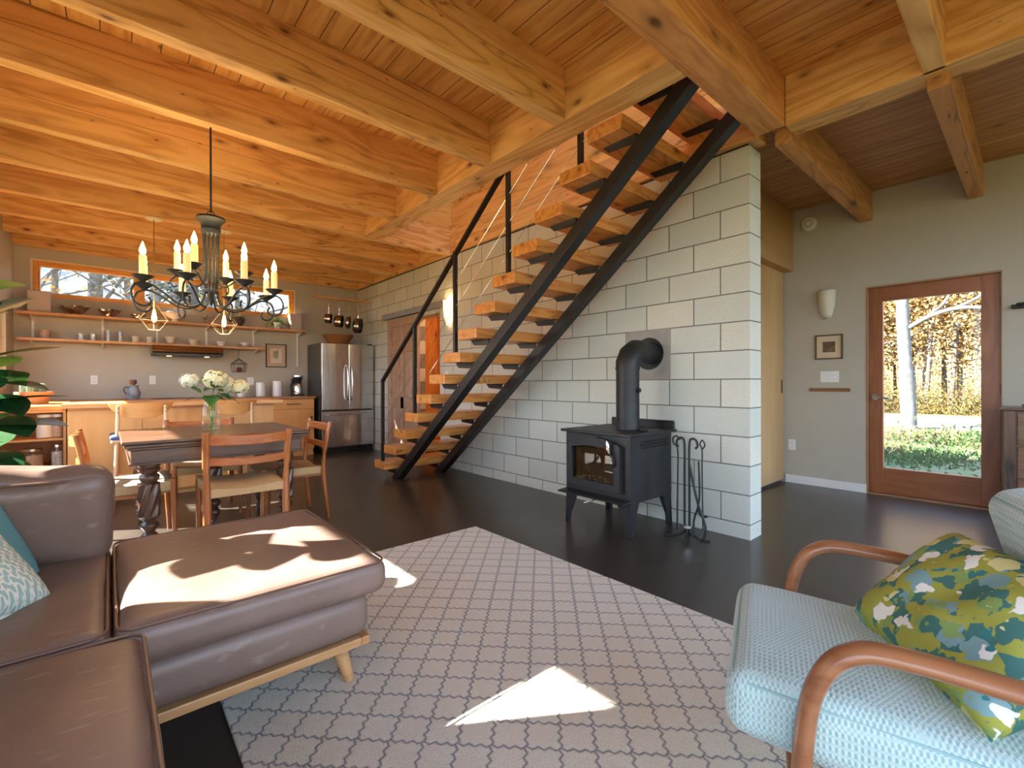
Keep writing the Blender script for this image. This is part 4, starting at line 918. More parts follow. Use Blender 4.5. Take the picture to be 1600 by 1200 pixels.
# ------------------------------------------------------------------ dining table and chairs
tb = thing('dining_table', 'antique dark oak square dining table with spiral-turned legs', 'table', (2.83, 2.745, 0))
tx0, tx1, ty0, ty1 = 2.32, 3.34, 2.20, 3.29
m = MB(); m.box(tx0, tx1, ty0, ty1, .722, .745); m.build('tabletop', M_oak, tb, world=True, bevel=.008, seg=3)
B(tx0+.012, tx1-.012, ty0+.012, ty1-.012, .700, .7215).build('top_moulding', M_oak, tb, world=True, bevel=.006)
B(tx0+.03, tx1-.03, ty0+.03, ty1-.03, .685, .6995).build('under_moulding', M_oak, tb, world=True, bevel=.004)
m = MB(); a0, a1, b0, b1 = tx0+.05, tx1-.05, ty0+.045, ty1-.045
for q in ((a0, a0+.03, b0, b1), (a1-.03, a1, b0, b1), (a0+.03, a1-.03, b0, b0+.03), (a0+.03, a1-.03, b1-.03, b1)): m.box(*q, .59, .6845)
m.build('apron', M_oak, tb, world=True, bevel=.008, seg=3)
m = MB()
for q in ((a0-.008, a0, b0-.008, b1+.008), (a1, a1+.008, b0-.008, b1+.008), (a0, a1, b0-.008, b0), (a0, a1, b1, b1+.008)): m.box(*q, .588, .603)
m.build('apron_bead', M_oak, tb, world=True, bevel=.003)
def spleg(c):
    P = [(.0, .062), (.022, .062), (.028, .075), (.038, .095), (.046, .115), (.046, .13), (.028, .15), (.036, .165), (.05, .185), (.05, .20), (.03, .222), (.05, .24), (.056, .25)]
    N = 40
    for i in range(N+1): P.append((.054, .255+.20*i/N))
    P += [(.056, .46), (.04, .47), (.05, .485), (.056, .50), (.05, .515), (.04, .522), (.055, .54), (.06, .552), (.05, .565), (.06, .575), (.06, .59), (0, .59)]
    def tw(r, z, a):
        if .254 < z < .456: return r*(1+.13*math.cos(6*a-z*42))
        return r
    m = MB().lathe(P, c, 36, tw=tw, close=False); return m
for c in ((2.44, 2.34, 0), (2.44, 3.15, 0), (3.22, 2.34, 0), (3.22, 3.15, 0), (2.83, 2.745, 0)):
    lg = spleg(c).build('leg', M_oakz, tb, world=True, sharp=50)
    MB().cyl((c[0]-.012, c[1], .028), (c[0]+.012, c[1], .028), .027, n=18).build('caster', M_iron, lg, world=True)

def make_chair(loc, rz, lab):
    t = thing('dining_chair', lab, 'chair', loc, rz, 'teak chairs with woven cord seats')
    for s_ in (-1, 1):
        pts = bez([(-.275, s_*.235, 0), (-.245, s_*.235, .25), (-.235, s_*.235, .42), (-.25, s_*.24, .60), (-.285, s_*.245, .785)], 5)
        MB().tube(pts, [.013+.007*math.sin(PI*min(1, i/13)) if i < 14 else .018 for i in range(len(pts))], 12, sx=1.25, sy=.9).build('rear_leg', M_teak, t)
        MB().tube([(.215, s_*.225, 0), (.205, s_*.225, .25), (.20, s_*.225, .45)], [.013, .018, .019], 12).build('front_leg', M_teak, t)
        MB().tube([(-.235, s_*.225, .36), (.20, s_*.22, .37)], .011, 8).build('side_stretcher', M_teakx, t)
    def curved(z0, z1, xb, bow, th_, nm):
        m = MB(); n = 14; vs = []
        for i in range(n+1):
            q = 2*i/n-1; y = q*.232; x = xb-bow*(1-q*q); e_ = (z1-z0)*.10*(1-q*q)
            for (dx, z) in ((-th_/2, z0+e_*.3), (th_/2, z0+e_*.3), (th_/2, z1-e_*0), (-th_/2, z1-e_*0)): vs.append((x+dx, y, z+.01*(q*q)))
        fs = [(i*4+k, i*4+(k+1) % 4, (i+1)*4+(k+1) % 4, (i+1)*4+k) for i in range(n) for k in range(4)]+[(3, 2, 1, 0), (n*4, n*4+1, n*4+2, n*4+3)]
        m.add(vs, fs, True); m.build(nm, M_teakx if False else M_teaky, t, sharp=30, bevel=.006)
    curved(.695, .762, -.272, .045, .017, 'top_rail'); curved(.560, .612, -.250, .035, .015, 'lower_rail')
    # woven seat: saddle-shaped pad wrapping the side rails
    m = MB(); n = 16; vs = []; fs = []
    for side in (1, 0):
        b = len(vs)
        for i in range(n+1):
            for j in range(n+1):
                x = -.252+.467*i/n; q = 2*j/n-1; y = q*(.215+.02*i/n)
                edge = max(0, abs(2*i/n-1)-.86)/.14; ey = max(0, abs(q)-.9)/.1
                z = .415+.022*q*q+.012*(i/n)-.012*edge**2-.012*ey**2 if side else .362+.01*(i/n)+.02*q*q*0
                vs.append((x, y, z))
        for i in range(n):
            for j in range(n):
                f = [b+i*(n+1)+j, b+(i+1)*(n+1)+j, b+(i+1)*(n+1)+j+1, b+i*(n+1)+j+1]; fs.append(f if side else f[::-1])
    N2 = (n+1)**2
    for i in range(n):
        for (p, q) in ((i, i+1),):
            for fn in (lambda k: k*(n+1), lambda k: k*(n+1)+n, lambda k: k, lambda k: n*(n+1)+k): fs.append([fn(p), fn(q), N2+fn(q), N2+fn(p)])
    m.add(vs, fs, True); so = m.build('woven_seat', M_cord, t, sharp=60)
    bm = bmesh.new(); bm.from_mesh(so.data); bmesh.ops.recalc_face_normals(bm, faces=bm.faces); bm.to_mesh(so.data); bm.free()
    for x, z in ((-.232, .39), (.195, .40)): MB().tube([(x, -.225, z), (x, .225, z)], .011, 8).build('seat_rail', M_teaky, t)
    return t
M_teaky = wood('teak_rail', (.48, .155, .04), (.31, .085, .02), 'y', 3, rough=.32, ring=.7, coat=.2)
ch = make_chair((2.42, 2.64, 0), 0, 'teak dining chair with its back to the sofa, nearest the rug')
dup(ch, (3.36, 2.73, 0), PI, 'teak dining chair on the island side of the table, behind the vase')
dup(ch, (2.74, 2.27, 0), PI/2, 'teak dining chair on the refrigerator side of the table')
dup(ch, (2.82, 3.215, 0), -PI/2, 'sunlit teak dining chair on the window side of the table')

def make_stool(loc, lab):
    t = thing('counter_stool', lab, 'stool', loc, 0, 'pale counter stools at the island')
    m = MB(); n = 20; vs = []
    for i in range(n+1):
        q = 2*i/n-1; y = q*.232; x = -.03+.10*(q*q); zt = .925+.012*q*q; zb = .925-.135*max(0, 1-abs(q)**2.6)**.75
        k = -.02
        for dx, z in ((-.007, zb), (.007, zb), (.007+k*0, zt), (-.007, zt)): vs.append((x+dx-(z-.8)*.12, y, z))
    fs = [(i*4+k, i*4+(k+1) % 4, (i+1)*4+(k+1) % 4, (i+1)*4+k) for i in range(n) for k in range(4)]+[(3, 2, 1, 0), (n*4, n*4+1, n*4+2, n*4+3)]
    m.add(vs, fs, True); m.build('back_board', M_birchy, t, sharp=30, bevel=.004)
    for s_ in (-1, 1):
        lg = MB().tube([(-.10, s_*.20, 0), (-.05, s_*.175, .45), (-.032, s_*.165, .80), (-.045, s_*.163, .91)], [.011, .016, .014, .012], 12).build('rear_leg', M_birch, t)
        for z in (.85, .885): MB().cyl((-.056+(z-.85)*-.12-.0, s_*.164, z), (-.048, s_*.164, z), .0045, n=8).build('screw', M_black, lg)
        MB().tube([(.37, s_*.20, 0), (.33, s_*.17, .60)], [.011, .016], 12).build('front_leg', M_birch, t)
        MB().tube([(-.06, s_*.182, .35), (.345, s_*.185, .35)], .009, 8).build('side_rung', M_birch, t)
    for x in (-.055, .34): MB().tube([(x, -.185, .25), (x, .185, .25)], .009, 8).build('foot_rung', M_birch, t)
    MB().soft((.15, 0, .60), .215, .215, .02, 10, .02).build('seat_frame', M_birch, t); MB().soft((.15, 0, .63), .215, .22, .02, 12, .02, .01).build('seat_pad', plain('blue_pad', (.07, .10, .27), .8), t)
    return t
M_birchy = wood('birch_veneer_back', (.72, .38, .13), (.58, .27, .08), 'y', 2, rough=.4, ring=.5)
s1 = make_stool((3.96, 3.12, 0), 'pale birch counter stool with curved back, nearer the jar shelves')
dup(s1, (3.96, 2.42, 0), 0, 'pale birch counter stool with curved back, partly behind the vase of hydrangeas')

# vase with hydrangeas
vs_ = thing('glass_vase', 'clear glass jar of water used as a vase on the dining table', 'vase', (2.78, 2.765, .746))
MB().lathe([(0, .002), (.055, .002), (.062, .012), (.062, .165), (.052, .19), (.05, .215), (.047, .215), (.049, .19), (.059, .163), (.058, .012), (0, .01)], n=32).build('jar', glass('vase_glass', (.96, .99, .97)), vs_)
M_pet = plain('hydrangea_petal', (.74, .74, .50), .7, var=.28, sc=110); M_pet2 = plain('hydrangea_petal_cool', (.72, .77, .64), .7, var=.22, sc=110); M_core = plain('hydrangea_core', (.30, .34, .12), .9); M_stem = plain('flower_stem', (.20, .30, .06), .5)
def hydrangea(c, r, lab, pm, seed, lv):
    vx = Vector((2.78, 2.765, .746)); t = thing('hydrangea', lab, 'flower', vx, group='hydrangeas in the jar vase'); rnd = random.Random(seed)
    cc = Vector(c)-vx; m = MB()
    for i in range(230):
        d = Vector((rnd.gauss(0, 1), rnd.gauss(0, 1), rnd.gauss(0, 1))).normalized()
        if d.z < -.75: continue
        p = cc+Vector((d.x*r, d.y*r, d.z*r*.82))*rnd.uniform(.86, 1.03)
        s_ = d.cross(Vector((rnd.random(), rnd.random(), rnd.random()))).normalized(); u = d.cross(s_)
        for k in range(4):
            a = k*PI/2; q = s_*math.cos(a)+u*math.sin(a); w = s_*math.cos(a+PI/2)+u*math.sin(a+PI/2); L = r*.25
            m.add([p, p+q*L*.6+w*L*.42+d*.003, p+q*L+d*.001, p+q*L*.6-w*L*.42+d*.003], [(0, 1, 2, 3)], True)
    m.build('bloom', pm, t, weld=False)
    MB().ball(cc, r*.84, r*.84, r*.66, 14, 10).build('bloom_core', M_core, t)
    b = Vector((rnd.uniform(-.025, .025), rnd.uniform(-.025, .025), .012)); neck = Vector((cc.x*.12, cc.y*.14, .21))
    MB().tube(bez([b, (b+neck)/2+Vector((-b.x*.5, -b.y*.5, 0)), neck, neck+(cc-neck)*.5+V(0, 0, .015), cc-V(0, 0, r*.4)], 6), .0036, 7).build('stem', M_stem, t)
    for (o, d, L, w) in lv:
        lf = MB(); leaf(lf, neck+(cc-neck)*o, d, L, w, .25, fold=.2); lf.build('leaf', M_leaf, t)
# camera-right is roughly -y here, so spread the blooms along y
hydrangea((2.76, 2.90, 1.12), .063, 'cool white hydrangea bloom standing apart on the window side of the bunch', M_pet2, 1, [(.45, (-.3, .6, .6), .11, .08), (.2, (-.3, 1, .1), .14, .045)])
hydrangea((2.74, 2.745, 1.13), .085, 'largest creamy hydrangea bloom, tallest of the bunch', M_pet, 2, [(.3, (-1, .25, -.35), .14, .115), (.2, (-.6, -.8, .0), .11, .05), (.6, (-.8, .6, .1), .12, .09), (.55, (-.9, -.4, .1), .11, .08)])
hydrangea((2.79, 2.67, 1.095), .070, 'creamy hydrangea bloom tucked between the tallest one and the outermost one', M_pet, 3, [(.3, (.4, -.7, .2), .1, .07), (.5, (-.8, -.5, -.2), .11, .08), (.4, (-.7, .5, -.1), .10, .07)])
hydrangea((2.76, 2.575, 1.07), .068, 'low creamy hydrangea bloom leaning out toward the refrigerator', M_pet, 4, [(.45, (-.1, -.9, -.45), .11, .085), (.2, (-.5, -.7, .1), .12, .04)])

# ------------------------------------------------------------------ chandelier and pendants
cl = thing('candle_chandelier', 'wrought-iron chandelier with lit candle-shaped bulbs over the dining table', 'chandelier', (2.2, 2.845, 1.55))
O = Vector((2.2, 2.845, 0))
def cp(mb, nm, mt=M_iron, par=cl): return mb.build(nm, mt, par, world=True)
cp(MB().cyl(O+V(0, 0, 2.20), O+V(0, 0, 2.752), .006, n=8), 'hanging_rod')
cp(MB().lathe([(0, 2.185), (.03, 2.185), (.045, 2.175), (.078, 2.168), (.082, 2.155), (.07, 2.145), (.056, 2.125), (.053, 2.095), (.056, 2.09), (.056, 2.085), (.053, 2.08), (.053, 2.065), (.05, 2.06), (0, 2.06)], O, 30), 'crown')
MB().tube(arc(O+V(0, 0, 2.19), .02, 0, PI, 8, 'yz'), .003, 6).build('hanging_loop', M_iron, cl, world=True)
m = MB()
for k in range(12):
    a = 2*PI*k/12+.2; c = O+V(.045*math.cos(a), .045*math.sin(a), 0); m.tube([c+V(0, 0, 2.07), c+V(-.012*math.cos(a), -.012*math.sin(a), 1.68)], .0045, 6)
cp(m, 'stem_rods'); cp(MB().lathe([(.036, 1.68), (.042, 1.685), (.042, 1.70), (.036, 1.705)], O, 24, close=False), 'collar'); cp(MB().lathe([(0, 1.60), (.008, 1.61), (.012, 1.64), (.008, 1.67), (0, 1.69)], O), 'finial')
def candle(par, c):
    x, y, z = c
    MB().lathe([(.004, -.035), (.01, -.03), (.02, -.02), (.052, .004), (.055, .006), (.05, .008), (0, .0)], c, 24, close=False).build('drip_cup', M_iron, par, world=True)
    MB().lathe([(0, .003), (.0185, .003), (.0185, .118), (.016, .124), (0, .122)], c, 18, tw=lambda r, zz, a: r*(1+.04*math.sin(3*a+zz*60)), close=False).build('candle_sleeve', M_candle, par, world=True)
    MB().lathe([(.006, .12), (.011, .13), (.0165, .145), (.015, .16), (.008, .182), (.003, .198), (0, .205)], c, 16, close=False).build('flame_bulb', M_bulb, par, world=True)
for k in range(8):
    th_ = R(k*45-41.2-75)  # arms fan out evenly
    d = Vector((math.cos(th_), math.sin(th_), 0))
    P = [(.036, 1.70), (.042, 1.65), (.07, 1.60), (.13, 1.578), (.20, 1.595), (.27, 1.645), (.34, 1.682), (.40, 1.672), (.425, 1.62), (.405, 1.565), (.36, 1.55), (.33, 1.575), (.342, 1.605)]
    ar = cp(MB().tube(bez([O+d*r+V(0, 0, z) for r, z in P], 6), .0062, 8), 'lower_arm')
    candle(cl, O+d*.37+V(0, 0, 1.715))
for k in range(4):
    th_ = R(k*90-41.2+8); d = Vector((math.cos(th_), math.sin(th_), 0))
    P = [(.04, 1.80), (.05, 1.745), (.085, 1.725), (.125, 1.745), (.16, 1.775), (.205, 1.785), (.24, 1.755), (.225, 1.72), (.20, 1.725)]
    cp(MB().tube(bez([O+d*r+V(0, 0, z) for r, z in P], 6), .0055, 8), 'upper_arm'); candle(cl, O+d*.20+V(0, 0, 1.815))
pl = bpy.data.lights.new('chandelier_glow', 'POINT'); pl.energy = 16; pl.color = (1, .66, .34); pl.shadow_soft_size = .3
po = bpy.data.objects.new('chandelier_glow', pl); po.location = O+V(0, 0, 1.88); COL.objects.link(po)
M_brass = metal('pale_brass', (.80, .62, .32), .3)
M_pglass = glass('amber_clear_glass', (1, .93, .82), 0, thin=True)
for y, lab in ((3.0, 'faceted glass pendant lamp over the island, nearer the south window'), (2.4, 'faceted glass pendant lamp over the island, nearer the refrigerator')):
    p = thing('glass_pendant', lab, 'pendant lamp', (4.5, y, 1.64), group='glass pendants over the island')
    MB().lathe([(0, 1.098), (.068, 1.10), (.07, 1.108), (0, 1.11)]).build('ceiling_canopy', plain('canopy_cream', (.80, .72, .52), .4), p); MB().tube([(0, 0, .29), (0, 0, 1.1)], .0055, 6).build('cord', M_brass, p)
    MB().lathe([(.012, .20), (.014, .29), (0, .295)]).build('socket', M_brass, p)
    m = MB().lathe([(.052, .002), (.13, .105), (.125, .12), (.02, .25)], n=6, close=False); 
    o = m.build('glass_shade', M_pglass, p, sharp=5); e_ = MB(); pf = [(.052, .002), (.13, .108), (.02, .25)]
    for k in range(6):
        a = 2*PI*k/6; b = 2*PI*(k+1)/6
        for i in range(3):
            if i < 2: e_.tube([(pf[i][0]*math.cos(a), pf[i][0]*math.sin(a), pf[i][1]), (pf[i+1][0]*math.cos(a), pf[i+1][0]*math.sin(a), pf[i+1][1])], .0011, 5)
            e_.tube([(pf[i][0]*math.cos(a), pf[i][0]*math.sin(a), pf[i][1]), (pf[i][0]*math.cos(b), pf[i][0]*math.sin(b), pf[i][1])], .0011, 5)
    e_.build('shade_edges', M_white, p)
    MB().lathe([(.008, .20), (.016, .16), (.022, .12), (.018, .09), (0, .075)]).build('filament_bulb', emis('filament_%d' % int(y*10), (1, .6, .25), 7), p)
    q = bpy.data.lights.new('pendant_glow', 'POINT'); q.energy = 3; q.color = (1, .66, .34); q.shadow_soft_size = .04; qo = bpy.data.objects.new('pendant_glow', q); qo.location = (4.5, y, 1.70); COL.objects.link(qo)

# sconces
def sconce(loc, lab, mt, rot=0):
    t = thing('wall_sconce', lab, 'sconce', loc, rot)
    vs = []; n = 14; pr_ = [(.035, -.14), (.05, -.10), (.072, -.02), (.082, .08), (.084, .14), (.078, .16)]
    for r, z in pr_:
        for k in range(n+1): a = PI*k/n; vs.append((r*math.cos(a), .008+r*1.05*math.sin(a), z))
    fs = [(i*(n+1)+k, i*(n+1)+k+1, (i+1)*(n+1)+k+1, (i+1)*(n+1)+k) for i in range(len(pr_)-1) for k in range(n)]
    m = MB().add(vs, fs, True); o = m.build('shade', mt, t); sm = o.modifiers.new('solid', 'SOLIDIFY'); sm.thickness = .004
    B(-.04, .04, 0, .008, -.12, .12).build('back_plate', M_white, t); return t
sconce((3.72, .0, 1.99), 'lit frosted sconce on the block wall beside the sliding door track', emis('lit_shade', (1, .66, .28), 1.3, (.95, .85, .65)))
sconce((.135, YD, 1.90), 'unlit white sconce on the painted wall between closet and glazed door', plain('unlit_shade', (.62, .58, .48), .4))
q = bpy.data.lights.new('sconce_glow', 'POINT'); q.energy = 1.6; q.color = (1, .62, .28); q.shadow_soft_size = .03; qo = bpy.data.objects.new('sconce_glow', q); qo.location = (3.72, .05, 2.16); COL.objects.link(qo)
outlet((3.80, .0005, 1.20), 'y+', 'white switch plate on the block wall beside the doorway, under the lit sconce', kind='switch', w=.075)
outlet((.115, YD+.0005, 1.155), 'y+', 'white triple switch plate on the entry wall above the peg rail', kind='switch', w=.165, h=.115, n=3)
outlet((.465, YD+.0005, .415), 'y+', 'white outlet low on the entry wall beside the closet')
t = thing('smoke_detector', 'round white smoke detector high on the entry wall', 'smoke detector', (.295, YD, 2.79))
Mx = Matrix.Rotation(-PI/2, 4, 'X')
MB().lathe([(0, 0), (.072, 0), (.072, .018), (.064, .03), (0, .034)], M=Mx).build('housing', M_white, t); MB().lathe([(.02, .0335), (.035, .0355), (.052, .0325)], M=Mx, close=False).build('vent_ring', plain('detector_grey', (.55, .55, .52), .5), t)
t, bb = picture((.118, YD+.001, 1.465), 'y', .245, .255, 'small framed landscape print between the sconce and switch plate', plain('bronze_frame', (.12, .065, .025), .4), plain('cream_mount', (.62, .50, .34), .9), (.055, .055, .0), plain('sepia_print', (.14, .085, .045), .8, var=.45, sc=25))
pg = thing('peg_rail', 'small wooden peg rail with dark pegs on the entry wall', 'peg rail', (.115, YD, 1.02))
B(-.18, .18, 0, .016, -.018, .018).build('rail', wood('peg_rail_wood', (.30, .14, .06), (.2, .09, .04), 'x', 3), pg, bevel=.002)
for x in (-.155, -.052, .052, .155): MB().tube([(x, .016, 0), (x, .05, .006)], [.006, .009], 8).build('peg', M_fir, pg)
t = thing('shelf_bracket', 'dark iron bracket jutting from the wall over the chest', 'bracket', (-1.25, YD, 1.70)); B(-.18, .08, 0, .02, -.002, .035).build('bracket_arm', M_iron, t, bevel=.003); B(-.15, .05, .02, .14, .026, .034).build('bracket_plate', M_iron, t, bevel=.002)

# chest beside the entry door
M_chest = wood('worn_chest_wood', (.16, .075, .04), (.055, .028, .018), 'z', 2, knots=2, rough=.35)
c_ = thing('wooden_chest', 'dark worn wooden chest of drawers standing beside the glazed door', 'chest', (-1.62, -2.05, 0))
B(-2.12, -1.14, -2.27, -1.88, .06, .875).build('body', M_chest, c_, world=True, bevel=.004)
B(-2.15, -1.115, -2.285, -1.85, .877, .90).build('top', wood('chest_top', (.20, .12, .09), (.09, .05, .04), 'x', 2, rough=.25), c_, world=True, bevel=.01, seg=3)
for a in ((-1.20, -1.14), (-2.12, -2.06)): B(*a, -1.88, -1.865, .06, .875).build('front_stile', M_chest, c_, world=True, bevel=.003)
for z in (.10, .36, .62):
    dr = B(-2.05, -1.21, -1.88, -1.868, z, z+.24).build('drawer', wood('drawer_%d' % int(z*100), (.20, .10, .045), (.10, .05, .025), 'x', 2, rough=.35), c_, world=True, bevel=.004)
    for x in (-1.9, -1.36): MB().ball((x, -1.855, z+.12), .015).build('knob', M_iron, dr, world=True)
for x in (-2.10, -1.20):
    for y in (-2.25, -1.93): B(x, x+.05, y, y+.04, 0, .06).build('foot', M_chest, c_, world=True)
single('candlestick', MB().lathe([(0, 0), (.05, 0), (.045, .015), (.015, .03), (.012, .09), (.022, .11), (.012, .13), (.012, .22), (.028, .24), (.028, .26), (0, .26)]), wood('candlestick_wood', (.22, .09, .045), (.12, .05, .03), 'z', 3), (-1.27, -2.02, .901), 'turned dark wooden candlestick on the chest top', 'candlestick')

# ------------------------------------------------------------------ rug
rg = MB(); rg.box(-1.24, 1.5, 1.25, 3.06, 0, .012); o = rg.build('area_rug', M_rug, None, bevel=.004); tag(o, 'beige rug with grey trellis pattern in front of the sofa', 'rug')

# ------------------------------------------------------------------ sofa
so = thing('sectional_sofa', 'brown leather sectional sofa with long chaise on an oak plinth', 'sofa', (.72, 3.4, 0))
def fp2(mb, nm, mt=M_leather, bv=0): return mb.build(nm, mt, so, world=True, bevel=bv)
M_seam = plain('leather_piping', (.14, .075, .05), .4)
fp2(MB().soft((.735, 3.37, .258), .452, .745, .078, 18, .05, .0), 'chaise_base')
fp2(MB().soft((-.52, 3.72, .258), .80, .44, .078, 18, .05, .0), 'seat_base')
def cushion(cx_, cy_, hx, hy, z0, z1, nm, seed, crown=.022, e=.045, wob=.0022):
    m = MB().soft((cx_, cy_, (z0+z1)/2), hx, hy, (z1-z0)/2, 30, e, crown, wob=wob, seed=seed); o = fp2(m, nm)
    p = MB(); k = .009; rr = e; pts = []
    for (sx_, sy_, a0) in ((1, 1, 0), (-1, 1, 90), (-1, -1, 180), (1, -1, 270)):
        for i in range(6): a = R(a0+18*i); pts.append((cx_+sx_*(hx-k-rr)+rr*math.cos(a), cy_+sy_*(hy-k-rr)+rr*math.sin(a), z1-.008+crown*.12))
    p.tube(pts, .0045, 6, closed=True); p.build('piping', M_seam, o, world=True)
    return o
cushion(.725, 2.955, .47, .385, .335, .452, 'chaise_cushion', 1, .012)
cushion(.725, 3.725, .47, .385, .335, .452, 'corner_cushion', 2, .012)
cushion(-.20, 3.70, .445, .43, .335, .452, 'seat_cushion', 3, .015)
fp2(B(.29, 1.18, 2.63, 2.66, .15, .18), 'plinth_rail', M_oakleg, .004); fp2(B(.29, .325, 2.66, 4.10, .15, .18), 'plinth_rail', M_oakleg, .004); fp2(B(1.145, 1.18, 2.66, 4.10, .15, .18), 'plinth_rail', M_oakleg, .004); fp2(B(-1.30, .29, 3.30, 3.33, .15, .18), 'plinth_rail', M_oakleg, .004)
for (x, y, dx, dy) in ((.375, 2.72, -.03, -.035), (1.10, 2.72, .03, -.035), (1.10, 4.02, .03, .035), (-1.25, 3.38, -.03, -.03), (-1.25, 4.05, -.03, .03)):
    m = MB().tube([(x, y, .155), (x+dx, y+dy, .013)], [.031, .017], 16); fp2(m, 'leg', M_oakleg)
m = MB().soft((-.55, 4.09, .52), .78, .07, .26, 16, .05); fp2(m, 'backrest')
def loose(nm, lab, cat, mb, mt, loc, rot, pm=None):
    t = thing(nm, lab, cat, loc); Mx = Euler(rot).to_matrix().to_4x4()
    return t, Mx
cu = thing('sofa_cushion', 'large brown leather back cushion standing on the chaise', 'cushion', (1.06, 3.80, .455))
Mx = Matrix.Translation((0, 0, .17)) @ Matrix.Rotation(R(-8), 4, 'Y') @ Matrix.Rotation(R(2), 4, 'X')
MB().soft((0, 0, 0), .10, .455, .165, 26, .07, .03, M=Mx, wob=.011, seed=7).build('cushion_body', M_leather, cu)
p = MB(); pts = []
for sx_ in (-1, 1):
    pts = []
    for (sy_, sz_, a0) in ((1, 1, 0), (-1, 1, 90), (-1, -1, 180), (1, -1, 270)):
        for i in range(6): a = R(a0+18*i); pts.append((sx_*.088, sy_*.378+.058*math.cos(a), sz_*.092+.058*math.sin(a)))
    p.tube(pts, .0055, 6, closed=True, M=Mx)
p.build('piping', M_seam, cu)
def throwp(nm, lab, loc, rot, w, h, t_, mt, seed, pipe=None, wr=.004):
    t = thing(nm, lab, 'pillow', loc); Mx = Euler(rot).to_matrix().to_4x4()
    MB().pillow(w, h, t_, M=Mx, seed=seed, wr=wr).build('pillow_body', mt, t, sharp=80)
    if pipe:
        pts = []; n = 10
        for (a, b) in (((-1, -1), (1, -1)), ((1, -1), (1, 1)), ((1, 1), (-1, 1)), ((-1, 1), (-1, -1))):
            for i in range(n):
                q = i/n; x = a[0]+(b[0]-a[0])*q; y = a[1]+(b[1]-a[1])*q
                k = 1-.07*(1-y*y)*abs(x)**3; l_ = 1-.07*(1-x*x)*abs(y)**3; pts.append((x*w/2*k, y*h/2*l_, 0))
        MB().tube(pts, .004, 6, closed=True, M=Mx).build('edge_piping', pipe, t)
    return t

# ------------------------------------------------------------------ fiddle-leaf fig by the window
fg = thing('fiddle_leaf_fig', 'fiddle-leaf fig with big glossy leaves in a pot by the sofa end', 'plant', (1.88, 3.86, 0))
MB().lathe([(0, 0), (.12, 0), (.16, .30), (.165, .33), (.15, .33), (.14, .29), (0, .28)], n=32).build('pot', plain('grey_pot', (.35, .34, .32), .6), fg)
MB().tube(bez([(0, 0, .28), (.01, .01, .6), (-.01, .0, .9), (.02, -.01, 1.2), (.0, .0, 1.55)], 6), [.016]*12+[.011]*13, 8).build('trunk', wood('fig_bark', (.25, .17, .10), (.16, .10, .06), 'z', 3), fg)
def figleaf(base, d, L, w, droop, mt=M_fig, roll=(0, 0, 1)):
    m = MB(); leaf(m, base, d, L, w, droop, up=roll, n=14, fold=.10, tip=.75)
    o = m.build('leaf', mt, fg, weld=False); sb = o.modifiers.new('sub', 'SUBSURF'); sb.levels = 1; sb.render_levels = 1
rnd = random.Random(21)
figs = [((-.02, -.03, .90), (-.45, -1, .12), .37, .31, .12), ((-.02, -.03, 1.00), (-.3, -1, .22), .36, .20, .10), ((-.01, -.02, .95), (-.8, -.7, .05), .34, .24, .3), ((0, -.03, 1.20), (-.15, -1, .30), .33, .16, .05), ((-.02, -.02, .76), (-.5, -1, -.15), .28, .22, .25), ((0, -.02, 1.10), (-.5, -.9, .1), .32, .22, .2)]
for f in figs: figleaf(*f)
for i in range(22):  # extra leaves off the trunk, out of view, added to shade the chaise
    a = i*2.4; figleaf((-.15-.3*(i % 3)/2, .12, .75+.75*i/22), (math.cos(a), .3*math.sin(a), .1), .32, .24, .2)
for i in range(30):
    a = i*2.4; z = .55+1.0*i/30; figleaf((0, 0, z), (math.cos(a)*.9-.25, math.sin(a)*.6+.1, rnd.uniform(.0, .6)), rnd.uniform(.26, .36), rnd.uniform(.24, .31), rnd.uniform(.1, .4), M_fig if i % 4 else M_leafl)

# ------------------------------------------------------------------ armchair
ac = thing('armchair', 'mid-century armchair with teak bentwood arms and seafoam woven cushions', 'armchair', (-1.034, 1.94, 0.012), R(20))
for s_ in (-1, 1):
    y = s_*.325
    path = bez([(.13, y, .0), (.155, y, .2), (.145, y, .40), (.12, y, .50), (.075, y, .556), (.0, y, .572), (-.2, y, .555), (-.42, y, .53), (-.56, y, .52)], 7)
    MB().tube(path, [.015+.007*min(1, i/12) for i in range(len(path))], 14, sx=1.25, sy=.85).build('arm_frame', M_teakx, ac)
    MB().tube(bez([(-.42, y, .53), (-.44, y, .30), (-.50, y, .0)], 6), [.018]*7+[.014]*6, 12).build('rear_leg', M_teak, ac)
    MB().tube([(.15, y*.98, .25), (-.44, y*.98, .21)], .016, 10, sy=1.4).build('side_rail', M_teakx, ac)
MB().tube([(.16, -.325, .245), (.16, .325, .245)], .016, 10).build('front_rail', M_teaky, ac); MB().tube([(-.44, -.325, .21), (-.44, .325, .21)], .016, 10).build('back_rail', M_teaky, ac)
Ms = Matrix.Translation((.005, 0, .345)) @ Matrix.Rotation(R(-5), 4, 'Y') @ Matrix.Rotation(0, 4, 'Z')
def acush(M_, hx, hy, hz, nm, seed):
    o = MB().soft((0, 0, 0), hx, hy, hz, 22, .05, .02, M=M_, seed=seed, wob=.001).build(nm, M_chairfab, ac)
    for zz in (hz-.018, ):
        pts = []; rr = .045
        for (sx_, sy_, a0) in ((1, 1, 0), (-1, 1, 90), (-1, -1, 180), (1, -1, 270)):
            for i in range(6): a = R(a0+18*i); pts.append((sx_*(hx-.014-rr)+rr*math.cos(a), sy_*(hy-.014-rr)+rr*math.sin(a), zz))
        MB().tube(pts, .004, 6, closed=True, M=M_).build('welt', plain('welt_'+nm, (.30, .47, .47), .9), o)
acush(Ms, .295, .292, .07, 'seat_cushion', 3)
